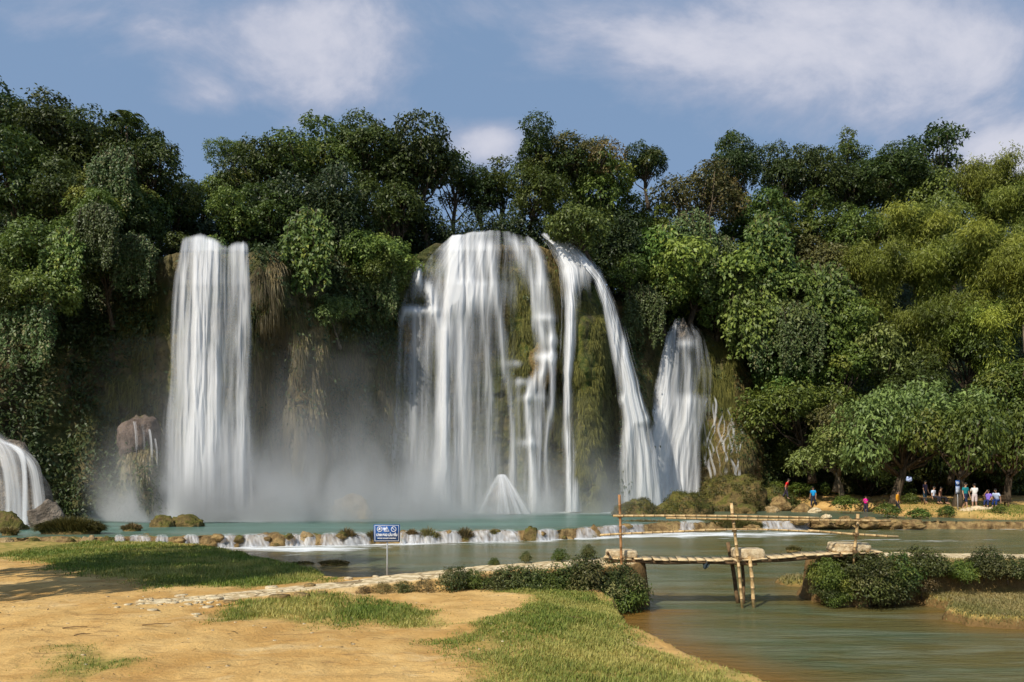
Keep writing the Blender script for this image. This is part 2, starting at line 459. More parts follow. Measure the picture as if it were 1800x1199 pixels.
# ------------------------------------------------------------------ near ground
ZP = 0.5                                   # level of the upper pool
DIKE_L = [(-6.6, 12.6, .50, .35), (-5.4, 13.1, .54, .42), (-4.4, 13.7, .58, .45), (-3.2, 14.4, .62, .5), (-2.2, 15.0, .66, .6),
          (-0.6, 15.2, .80, .65), (1.0, 15.35, .90, .70), (2.35, 15.4, .97, .72)]
DIKE_R = [(7.5, 16.0, 1.04, .62), (9.5, 16.1, 1.02, .62), (12, 16.1, .98, .6), (30, 16.3, .95, .6)]
LAND_A = [U(-900, 960), U(-300, 958), U(0, 959), U(250, 962), U(400, 967), U(500, 990), U(600, 1017), (-3.5, 16.6), (-2.6, 16.2), (-0.6, 16.15),
          (1.2, 16.2), (2.9, 16.25), (3.05, 15.4), (2.9, 14.75), (2.2, 14.3), (2.15, 13.4), U(1100, 1108), U(1118, 1132), U(1200, 1162), U(1310, 1202),
          U(1500, 1275), (6.5, 3), (9, -8), (-60, -8), (-60, 27)]
LAND_R = [(6.85, 16.7), (6.8, 15.5), (7.3, 15.25), (8.2, 15.3), U(1600, 1060), U(1655, 1072), U(1650, 1090), U(1700, 1103), U(1800, 1109), (14, 12.1), (30, 11.5), (60, 13), (60, 17), (8, 16.9)]
LAND_I = [U(1338, 1022), U(1370, 1032), U(1450, 1036), (9.5, 17.6), (10, 18.6), (8.5, 19.3), (7.2, 19.0)]

def ground_h(x, y):
    n = fbm(x * .45, y * .45, seed=3, oct=5); n2 = fbm(x * 1.7, y * 1.7, seed=9, oct=4)
    dA = sdf(x, y, LAND_A) + n2 * .35
    far = sstep(13, 24, y)
    n9 = fbm(x * 4.5, y * 4.5, seed=13, oct=3)
    HA = lerp(.52, .30, far) + n * .20 + n2 * .06 + np.minimum(n9, .05) * .07
    right = sstep(0.5, 2.6, x) * (1 - sstep(12.5, 14.5, y))
    HA = HA - .24 * right
    edge = np.where(y > 16.5, sstep(-.3, 1.2, dA), sstep(-.12, .28, dA))
    base = lerp(-.45, HA, edge)
    # gentle bed near the right-hand shallows
    sh = sstep(-3.2, 0.0, dA) * (y < 14.2)
    base = np.where(dA < -.1, -.62 + .5 * sh, base)
    dR = sdf(x, y, LAND_R) + n2 * .3
    HR = .24 + n * .1 + n2 * .05
    base = np.maximum(base, lerp(-.62, HR, sstep(-.12, .22, dR)))
    dI = sdf(x, y, LAND_I) + n2 * .3
    base = np.maximum(base, lerp(-.62, .16 + n2 * .08, sstep(-.3, .5, dI)))
    st = np.zeros(np.shape(x))
    for dk, zshape in ((DIKE_L, 1), (DIKE_R, 1)):
        d, (hz, hw) = polyline_near(x, y, dk)
        d = d + n2 * .12
        m = 1 - sstep(hw * .88, hw * 1.12, d)
        base = lerp(base, np.maximum(base, hz + n2 * .06), m)
        st = np.maximum(st, 1 - sstep(hw * .72, hw * 1.0, d))
    return base, st, dA, dR, dI

GRASS = [  # polygon, base z, density/m2, height, dry share
    ([U(a, b, .33) for a, b in [(-500, 948), (0, 949), (250, 953), (400, 961), (500, 988), (590, 1020), (560, 1036), (470, 1044), (380, 1050), (300, 1046), (200, 1030), (120, 1012), (60, 985), (0, 978), (-500, 985)]], 1700, .12, .30),
    ([U(a, b, .53) for a, b in [(350, 1090), (400, 1066), (540, 1046), (640, 1044), (730, 1058), (765, 1074), (760, 1098), (700, 1102), (600, 1092), (520, 1094), (430, 1090)]], 2800, .11, .25),
    ([U(a, b, .36) for a, b in [(790, 1132), (850, 1112), (925, 1096), (900, 1066), (862, 1040), (1000, 1046), (1125, 1066), (1110, 1100), (1140, 1128), (1240, 1160), (1360, 1196), (1520, 1260), (1450, 1330), (900, 1330), (850, 1195), (810, 1160)]], 4200, .075, .5),
    ([U(a, b, .5) for a, b in [(60, 1165), (120, 1140), (200, 1140), (235, 1162), (240, 1180), (170, 1215), (90, 1225)]], 1500, .07, .35),
    ([U(a, b, .25) for a, b in [(1575, 1052), (1660, 1066), (1650, 1088), (1700, 1099), (1800, 1104), (2300, 1110), (2300, 1000), (1800, 1000), (1700, 1004), (1600, 1020), (1560, 1040)]], 3000, .065, .6),
    ([U(a, b, .12) for a, b in [(1345, 1020), (1370, 1030), (1445, 1033), (1500, 1020), (1440, 1003), (1370, 1000)]], 1800, .13, .7),
]
def grass_mask(x, y):
    g = np.zeros(np.shape(x))
    nn = fbm(np.asarray(x) * 1.3, np.asarray(y) * 1.3, seed=21, oct=4)
    for pl, *_ in GRASS:
        g = np.maximum(g, sstep(-.25, .35, sdf(x, y, pl) + nn * 1.3))
    return g

def build_ground():
    xs = np.concatenate([np.arange(-60, -16, .8), np.arange(-16, 14, .075), np.arange(14, 60.1, .8)])
    ys = np.concatenate([np.arange(-8, 6.5, .5), np.arange(6.5, 20.5, .075), np.arange(20.5, 34, .25)])
    X, Y = np.meshgrid(xs, ys, indexing='ij')
    H, ST, dA, dR, dI = ground_h(X, Y)
    G = grass_mask(X, Y) * (H > -.05)
    wet = (1 - sstep(.02, .14, H)) * .7
    V = np.stack([X, Y, H], -1).reshape(-1, 3)
    me = mesh_np('ground', V, grid_faces(len(xs), len(ys)), M_SAND, {'grassy': G.ravel(), 'stony': ST.ravel(), 'wet': wet.ravel()})
    tag(obj('ground', me), kind='structure')
build_ground()
def gz(x, y):
    return float(ground_h(np.array([x]), np.array([y]))[0][0])

# ------------------------------------------------------------------ tables along the view fan
def tab(px, table, k):
    t = np.array(table, float); return np.interp(px, t[:, 0], t[:, k])
WEIR = [(-900, 26), (-300, 27.5), (120, 28.8), (400, 29.6), (600, 30.5), (800, 32.0), (950, 32.8), (1050, 35), (1150, 38.5), (1300, 40.5), (1450, 41), (1600, 41), (2600, 40)]
#        px   D0   Zt    lean slopeback(len, rise)
TERR = [(-900, 32, 15, 3, 14, 10), (-300, 36, 15, 3, 14, 12), (0, 41, 17, 4, 12, 9), (200, 43.5, 18, 3, 12, 7), (285, 44, 17.6, 1.2, 20, 5), (310, 43.5, 17.6, .6, 30, 1),
        (440, 43.8, 17.6, .6, 30, 1), (465, 44.5, 18.3, 2, 30, 2), (520, 46, 18.5, 2.5, 22, 4), (650, 50, 20.5, 2, 25, 2), (720, 52.5, 20.5, 1.5, 30, 0), (765, 53, 21.7, 1, 34, -1),
        (950, 53.5, 21.7, 1, 34, -1), (1000, 53.5, 21, 2, 25, 1), (1060, 54.5, 18.5, 3, 16, 5), (1090, 56, 18, 3, 16, 6), (1140, 59, 16.0, 3, 14, 9), (1230, 60, 16, 3, 14, 10), (1300, 60, 15, 4, 14, 14),
        (1350, 62, 13, 5, 14, 18), (1500, 64.5, 14, 7, 12, 17), (1700, 63, 13, 8, 12, 16), (1900, 60, 13, 8, 12, 16), (2700, 50, 13, 8, 12, 14)]
def terr_point(px, s):
    """px array, s array 0..2 : 0-1 up the cliff, 1-2 back over the top"""
    D0, Zt, ln, bl, br = [tab(px, TERR, k) for k in range(1, 6)]
    s1 = np.clip(s, 0, 1); s2 = np.clip(s - 1, 0, 1)
    z = -1.0 + (Zt + 1.0) * s1 + br * s2 ** .8
    d = D0 + ln * s1 ** 2 + bl * s2
    # mossy pillar right of the central fall, brow beside the left fall, buttress by the right fall
    def bump(c, w, z0, z1, amt):
        g = np.exp(-((px - c) / w) ** 4) * (1 - sstep(z1 - 3.0, z1 + .6, z)) * sstep(z0 - 2, z0, z)
        return -amt * g * (s <= 1.0001)
    d = d + bump(1036, 30, -3, 17.6, 3.0) + bump(1115, 34, -3, 14.5, 2.5) + bump(925, 20, -3, 17.5, .9) + bump(545, 38, 4, 15.5, 2.2)
    d = d + bump(252, 34, -3, 7.2, 3.4) + bump(480, 36, 14.5, 19.4, 2.2) + bump(1290, 34, -3, 8.0, 5.0)
    x = (px - 900) / F * d
    r = fbm(x * .22, z * .16, d * .05, 5, seed=40) * 3.4 + fbm(x * .9, z * .35, 0, 4, seed=77) * 1.7 + np.abs(fbm(x * .35, z * 1.1, 0, 4, seed=78)) * -2.0
    r = r * (.35 + .65 * (s2 < .01)) * np.where((px > 300) & (px < 448) & (s > .9), .15, 1)
    d2 = d + r * .55
    return (px - 900) / F * d2, d2, z + r * .1

def build_terrain():
    pxs = np.concatenate([np.linspace(-900, -60, 60), np.linspace(-50, 1850, 640), np.linspace(1870, 2700, 50)])
    ss = np.concatenate([np.linspace(0, 1, 190), np.linspace(1.01, 2, 34)])
    PX, S = np.meshgrid(pxs, ss, indexing='ij')
    X, Y, Z = terr_point(PX, S)
    tan = np.exp(-((PX - 1290) / 45) ** 4) * (Z < 8.5) + np.exp(-((PX - 930) / 50) ** 4) * (Z > 19.5) + np.exp(-((PX - 545) / 28) ** 4) * (Z > 6) * (Z < 16) * .8
    tan = tan + np.exp(-((PX - 1115) / 30) ** 4) * .7 + np.exp(-((PX - 252) / 24) ** 4) * (Z > 3) * (Z < 7) * .6
    mossy = np.exp(-((PX - 1036) / 34) ** 4) + np.exp(-((PX - 920) / 26) ** 4) + .25
    V = np.stack([X, Y, Z], -1).reshape(-1, 3)
    me = mesh_np('cliff', V, grid_faces(len(pxs), len(ss)), M_CLIFF, {'tan': np.clip(tan, 0, 1).ravel(), 'mossy': np.clip(mossy, 0, 1).ravel()})
    tag(obj('cliff', me), kind='structure')
build_terrain()

# ------------------------------------------------------------------ water sheets
def build_river():
    xs = np.linspace(-70, 90, 420); ys = np.concatenate([np.linspace(2, 24, 160), np.linspace(24.2, 46, 120)])
    X, Y = np.meshgrid(xs, ys, indexing='ij')
    PX = 900 + F * X / Y
    H, ST, dA, dR, dI = ground_h(X, Y)
    shallow = np.clip(sstep(-1.9, -.1, dA) * (Y < 14.6) * (X > 0) + .55 * sstep(-2.4, 0, dA) * (Y > 16) + .5 * sstep(-.9, 0, dR) + .3 * sstep(-.8, 0, dI), 0, 1)
    wd = tab(PX, WEIR, 1) - Y
    foam = np.exp(-(np.clip(wd - .1, 0, 99) / 1.0) ** 1.2) * .85 * (PX > 240)
    foam = foam + np.exp(-((PX - 540) / 110) ** 2) * np.exp(-((wd - 2.0) / 2.4) ** 2) * .95 + .35 * np.exp(-(np.clip(wd, 0, 99) / 2.2) ** 2) * (PX > 400) * (PX < 1300)
    foam = foam + np.exp(-((PX - 1250) / 270) ** 4) * np.exp(-((Y - (35.6 + (PX - 1100) * .003)) / 2.1) ** 2) * 1.0
    foam = foam + .6 * np.exp(-((PX - 1560) / 190) ** 4) * np.exp(-((Y - 32.4) / .7) ** 2)
    me = mesh_np('river', np.stack([X, Y, 0 * X], -1).reshape(-1, 3), grid_faces(len(xs), len(ys)), M_RIVER,
                 {'shallow': shallow.ravel(), 'foam': np.clip(foam, 0, 1).ravel()})
    tag(obj('river', me), kind='structure')
build_river()
def build_pool():
    pxs = np.linspace(-900, 2500, 600); vs = np.linspace(0, 1, 110)
    PX, Vv = np.meshgrid(pxs, vs, indexing='ij')
    D1 = tab(PX, TERR, 1) + 2.0; D0 = tab(PX, WEIR, 1)
    D = D0 + (D1 - D0) * Vv ** 1.0
    X = (PX - 900) / F * D
    Z = ZP + 0 * X + fbm(X * .3, D * 1.2, seed=5) * .05
    Z = np.where(D - D0 < .35, ZP - .10 * (1 - (D - D0) / .35) ** 2, Z)
    def base(c, hw, d, fall): return np.exp(-np.clip((np.abs(PX - c) - hw) / 60, 0, 9) ** 2) * np.exp(-(np.clip(d - D, 0, 99) / fall) ** 1.3)
    foam = base(350, 95, 41.5, 3.6) * 1.15 + base(850, 190, 51.2, 2.2) * .8 + base(1160, 80, 58, 5) + base(30, 60, 36, 3) * .9 + base(500, 120, 42, 1.5) * .5
    foam = foam + .22 * np.exp(-((D - D0) / .6) ** 2)
    foam = foam + np.exp(-((PX - 1385) / 50) ** 4) * np.exp(-((D - D0) / 1.6) ** 2) + np.exp(-((PX - 1215) / 22) ** 4) * np.exp(-((D - D0) / 2.2) ** 2)
    brown = np.exp(-((D - D0) / 1.4) ** 2) * .5 + sstep(1130, 1300, PX) * .75
    me = mesh_np('pool', np.stack([X, D, Z], -1).reshape(-1, 3), grid_faces(len(pxs), len(vs)), M_POOL,
                 {'foam': np.clip(foam, 0, 1).ravel(), 'brown': np.clip(brown, 0, 1).ravel()})
    tag(obj('pool', me), kind='structure')
build_pool()

# right-hand bank
BANK = [U(1325, 892, ZP), U(1400, 897, ZP), U(1500, 900, ZP), U(1545, 906, ZP), (22.0, 41.2), U(1600, 922), U(1650, 925), U(1720, 929), U(1800, 931), (60, 37), (90, 60), (90, 90), (20, 90), (19, 66)]
def bank_h(x, y):
    n = fbm(x * .3, y * .3, seed=51, oct=5); n2 = fbm(x * 1.5, y * 1.5, seed=52, oct=4)
    d = sdf(x, y, BANK) + n * 1.2 + n2 * .3
    H = .70 + .35 * sstep(0, 5, d) + .035 * np.clip(y - 46, 0, 40) + n * .35 + n2 * .12
    return lerp(-.4, H, sstep(-.3, 2.2, d)), d
def build_bank():
    xs = np.linspace(15, 90, 380); ys = np.linspace(36, 90, 300)
    X, Y = np.meshgrid(xs, ys, indexing='ij'); H, d = bank_h(X, Y)
    PX = 900 + F * X / Y
    g = sstep(-.1, .2, fbm(X * .35, Y * .5, seed=60)) * .5 + sstep(1700, 1790, PX) * (Y < 50) * .7
    me = mesh_np('riverbank', np.stack([X, Y, H], -1).reshape(-1, 3), grid_faces(len(xs), len(ys)), M_SAND,
                 {'grassy': np.clip(g, 0, 1).ravel(), 'stony': np.zeros(g.size), 'wet': ((1 - sstep(.5, .66, H)) * .6).ravel()})
    tag(obj('riverbank', me), kind='structure')
build_bank()
def bz(x, y): return float(bank_h(np.array([x]), np.array([y]))[0][0])

# ------------------------------------------------------------------ foliage
def nrm(a): return a / (np.linalg.norm(a, axis=-1, keepdims=True) + 1e-9)
def leaves(rng, C, O, L, per=5, width=.24, droop=.35, spread=.5, spray=.5, clump=None, nrand=.55, up=.55):
    """rosettes of folded leaves; C cluster centres, O outward directions"""
    n = len(C)
    C = np.repeat(C, per, 0); O = np.repeat(O, per, 0)
    m = len(C)
    N = nrm(O * .7 + np.array([0, 0, up]) + rng.normal(0, nrand, (m, 3)))
    D = rng.normal(0, 1, (m, 3)) + O * .6
    D = D - N * (D * N).sum(1, keepdims=True)
    D = nrm(nrm(D) + np.array([0, 0, -droop]))
    S = nrm(np.cross(D, N))
    Ls = L * rng.uniform(.65, 1.25, (m, 1))
    B = C + rng.normal(0, L * spray, (m, 3))
    mid = B + D * Ls * .45 + N * Ls * .07
    V = np.stack([B, mid + S * Ls * width, B + D * Ls - np.array([0, 0, 1]) * Ls * .12, mid - S * Ls * width], 1).reshape(-1, 3)
    Fq = np.arange(m * 4).reshape(-1, 4)
    ct = np.repeat(rng.uniform(0, 1, n), per)
    t = np.clip(ct * .5 + rng.uniform(0, 1, m) * .5, 0, 1) ** 1.3
    cl = np.repeat(clump if clump is not None else rng.uniform(0, 1, n), per)
    return V, Fq, np.repeat(t, 4), np.repeat(cl, 4)
def foliage_mesh(name, parts, mat):
    Vs, Fs, T, Cc = [], [], [], []; n = 0
    for V, Fq, t, c in parts:
        Vs.append(V); Fs.append(Fq + n); T.append(t); Cc.append(c); n += len(V)
    return mesh_np(name, np.concatenate(Vs), np.concatenate(Fs), mat, {'tint': np.concatenate(T), 'clump': np.concatenate(Cc)}, False)
def crown_lobes(rng, R, n, flat=.85, lob=(.26, .46), drop=0.0, top=0.0):
    """lobe centres on and in an irregular ellipsoid (crown centre at the origin)"""
    out = []
    for i in range(n):
        u = rng.normal(0, 1, 3); u /= np.linalg.norm(u)
        if u[2] < -.45: u[2] *= -.5
        r = R * rng.uniform(.22, .92)
        c = u * r * np.array([1, .9, flat]); c[2] += top * R * (1 - abs(u[0])) * rng.uniform(0, 1)
        if drop: c[2] -= drop * R * rng.uniform(0, 1) * (abs(u[0]))
        out.append((c, R * rng.uniform(*lob)))
    return out
def lobe_leaves(rng, lobes, L, dens, per=5, **kw):
    cs, os_, cl = [], [], []
    for k, (c, r) in enumerate(lobes):
        m = int(dens * 4 * math.pi * r * r * .75)
        u = nrm(rng.normal(0, 1, (m * 2, 3)))
        u = u[(u[:, 2] > -.35) | (rng.uniform(0, 1, len(u)) < .35)][:m]
        f = vnoise(u[:, 0] * 2.6 + k * 9, u[:, 1] * 2.6, u[:, 2] * 2.6, 5)
        u = u[f > .30 + 0 * f]; f = f[f > .30]
        rr = r * (.72 + .55 * (f[:, None])) * rng.uniform(.9, 1.06, (len(u), 1))
        p = c + u * rr * np.array([1, 1, .82])
        keep = np.ones(len(p), bool)
        for j, (c2, r2) in enumerate(lobes):
            if j != k: keep &= np.linalg.norm((p - c2), axis=1) > r2 * .62
        p = p[keep]; u = u[keep]
        cs.append(p); os_.append(u); cl.append(np.full(len(p), rng.uniform(0, 1)))
    return leaves(rng, np.concatenate(cs), np.concatenate(os_), L, per, clump=np.concatenate(cl), **kw)
def trunk_geo(rng, R, lobes, H, r0, lean=.0, back=.0, sides=7):
    g = Geo()
    top = np.array([0, 0, -.15 * R]); base = np.array([lean, back, -H])
    pts = []; rs = []
    for i in range(9):
        t = i / 8
        p = base + (top - base) * t + np.array([math.sin(t * 4 + lean) * .06 * H * (1 - t) * t * 4 * .5, math.cos(t * 3) * .03 * H * t * (1 - t) * 4, 0])
        pts.append(tuple(p)); rs.append(r0 * (1.35 - .35 * min(1, t * 5)) * (1 - .45 * t))
    g.tube(pts, rs, sides)
    for c, r in lobes:
        t0 = rng.uniform(.55, .98); k = int(t0 * 8)
        s = np.array(pts[k]); e = np.array(c)
        m = s + (e - s) * .5 + np.array([0, 0, -.08 * R]) + rng.normal(0, .05 * R, 3)
        g.tube([tuple(s), tuple(m), tuple(e + (e - m) * .15)], [r0 * .36, r0 * .22, r0 * .07], 5)
    return g

TREEV = {}
def tree_variant(key, seed, R, H, leafmat, bark, n=16, L=.30, dens=9, flat=.85, lob=(.26, .46), r0=.22, drop=0, top=0, per=5, back=0, lean=0, **kw):
    rng = np.random.default_rng(seed)
    lobes = crown_lobes(rng, R, n, flat, lob, drop, top)
    parts = [lobe_leaves(rng, lobes, L, dens, per, **kw)]
    crown = foliage_mesh('crown', parts, leafmat)
    trunk = trunk_geo(rng, R, lobes, H, r0, lean, back).mesh('trunk', bark)
    TREEV[key] = (crown, trunk, R, H)
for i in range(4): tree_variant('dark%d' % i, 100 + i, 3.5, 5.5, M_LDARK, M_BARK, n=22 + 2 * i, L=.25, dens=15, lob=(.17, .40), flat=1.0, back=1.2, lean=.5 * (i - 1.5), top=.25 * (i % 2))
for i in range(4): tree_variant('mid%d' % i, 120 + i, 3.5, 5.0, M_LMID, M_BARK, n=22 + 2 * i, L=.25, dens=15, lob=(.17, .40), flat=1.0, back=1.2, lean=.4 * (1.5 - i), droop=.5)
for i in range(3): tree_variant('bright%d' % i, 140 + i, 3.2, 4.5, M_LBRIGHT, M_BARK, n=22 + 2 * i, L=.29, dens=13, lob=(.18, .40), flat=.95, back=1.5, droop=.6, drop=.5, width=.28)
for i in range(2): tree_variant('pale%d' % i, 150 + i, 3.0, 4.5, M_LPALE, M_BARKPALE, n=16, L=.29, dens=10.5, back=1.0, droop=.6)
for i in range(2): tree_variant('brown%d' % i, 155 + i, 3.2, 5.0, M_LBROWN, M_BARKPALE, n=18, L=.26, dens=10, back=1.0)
tree_variant('sparse0', 160, 3.6, 6.5, M_LDARK, M_BARK, n=16, L=.36, dens=7.5, lob=(.14, .24), flat=1.25, back=.6, top=.5)
tree_variant('sparse1', 161, 3.6, 6.0, M_LMID, M_BARK, n=15, L=.34, dens=7.5, lob=(.15, .26), flat=1.0, back=.6, top=.3)
tree_variant('river0', 170, 4.0, 3.3, M_LPALE, M_BARK, n=34, L=.24, dens=13, flat=.62, lob=(.20, .34), r0=.30, lean=-.7, droop=.5)
tree_variant('river1', 171, 3.4, 3.3, M_LMID, M_BARK, n=28, L=.24, dens=13, flat=.62, lob=(.20, .34), r0=.28, lean=-.25, droop=.5)

def bamboo_variant(key, seed, R, H):
    rng = np.random.default_rng(seed); g = Geo(); cs, os_, cl = [], [], []
    for k in range(13):
        a = rng.uniform(0, 2 * math.pi); reach = R * rng.uniform(.35, 1.0)
        dx, dy = math.cos(a), math.sin(a) * .8
        top = rng.uniform(.55, 1.0) * R
        pts = []
        for i in range(13):
            t = i / 12
            r = reach * t ** 2.1
            z = -H + (H + top) * math.sin(min(1, t * 1.02) * math.pi * .56) ** .9
            pts.append(np.array([dx * r + rng.normal(0, .02), dy * r, z]))
        g.tube([tuple(p) for p in pts], [.055 * (1 - .8 * i / 12) for i in range(13)], 5)
        cv = rng.uniform(0, 1)
        for i in range(4, 13):
            m = 150; t = rng.uniform(0, 1, (m, 1))
            b = pts[i - 1] + (pts[i] - pts[i - 1]) * t
            off = rng.normal(0, 1, (m, 3)) * np.array([.42, .42, .28]) * R * .30 * (.5 + .5 * (i / 12))
            off[:, 2] -= abs(rng.normal(0, 1, m)) * .08 * R
            cs.append(b + off); os_.append(nrm(off + np.array([0, 0, .3]))); cl.append(np.full(m, cv))
    lv = leaves(rng, np.concatenate(cs), np.concatenate(os_), .30, 3, width=.10, droop=.9, spray=.5, clump=np.concatenate(cl), nrand=.7)
    TREEV[key] = (foliage_mesh('crown', [lv], M_BAMBOO), g.mesh('culm', M_BARKPALE), R, H)
for i in range(3): bamboo_variant('bamboo%d' % i, 180 + i, 4.0, 5.0)

def vine_variant(key, seed, W, Hh, mat, L=.2, strands=60):
    """curtain of hanging vine strands, draped over a bulging shoulder"""
    rng = np.random.default_rng(seed); cs, os_ = [], []; g = Geo()
    for k in range(strands):
        x = rng.uniform(-W, W); y0 = rng.uniform(-.5, .35); ln = Hh * rng.uniform(.35, 1.0) * (1 - .35 * (x / W) ** 2)
        z0 = Hh * .5 * (1 - .45 * (x / W) ** 2) + rng.normal(0, .2)
        m = int(ln * 11)
        t = np.sort(rng.uniform(0, 1, m))
        zz = z0 - ln * t
        sway = np.sin(t * 3 + k) * .12
        p = np.stack([x + sway + rng.normal(0, .05, m), y0 - .5 * np.sin(np.minimum(t * 2, 1) * 1.57) + rng.normal(0, .06, m), zz], 1)
        cs.append(p); os_.append(np.tile(np.array([[0, -1, .2]]), (m, 1)))
        g.tube([(x, y0, z0), (x + .05, y0 - .4, z0 - ln * .3), (x, y0 - .5, z0 - ln)], [.02, .015, .006], 4)
    lv = leaves(rng, np.concatenate(cs), np.concatenate(os_), L, 3, width=.26, droop=.8, spray=.35)
    TREEV[key] = (foliage_mesh('leaves', [lv], mat), g.mesh('stems', M_BARK), W, Hh * .5)
vine_variant('vine0', 200, 1.6, 5.5, M_VINE)
vine_variant('vine1', 201, 1.1, 4.2, M_LBRIGHT, .22, 46)

def plant(key, px, py, d, rpx, label, cat='tree', name='tree', group=None, zs=None, sx=None, rz=None, seed=0):
    crown, trunk, R, H = TREEV[key]
    rng = random.Random(hash((px, py)) & 0xffff if seed == 0 else seed)
    if group in (G1, G2, G3): py += rpx * .10; rpx *= 1.17
    s = rpx * d / F / R
    zs_ = s * (zs if zs else rng.uniform(.9, 1.08))
    p = P(px, py, d)
    root = empty(name, (p.x, p.y, p.z - H * zs_), rz if rz is not None else (rng.uniform(-3.1, 3.1) if group in (G2, G3) and not key.startswith('sparse') else rng.uniform(-.5, .5)))
    sxx = s * (sx if sx else (rng.uniform(.92, 1.22) if group in (G1, G2, G3) else 1)) * rng.choice((-1, 1))
    root.scale = (sxx, s, zs_)
    tag(root, label, cat, group)
    for nm, me in (('crown', crown), ('trunk', trunk)):
        c = bpy.data.objects.new(me.name.split('.')[0], me); link(c, root); c.location = (0, 0, H)
    return root
G1 = 'trees crowding the left hill'; G2 = 'trees along the top of the falls'; G3 = 'trees on the right slope'; G4 = 'bamboo clumps on the right slope'
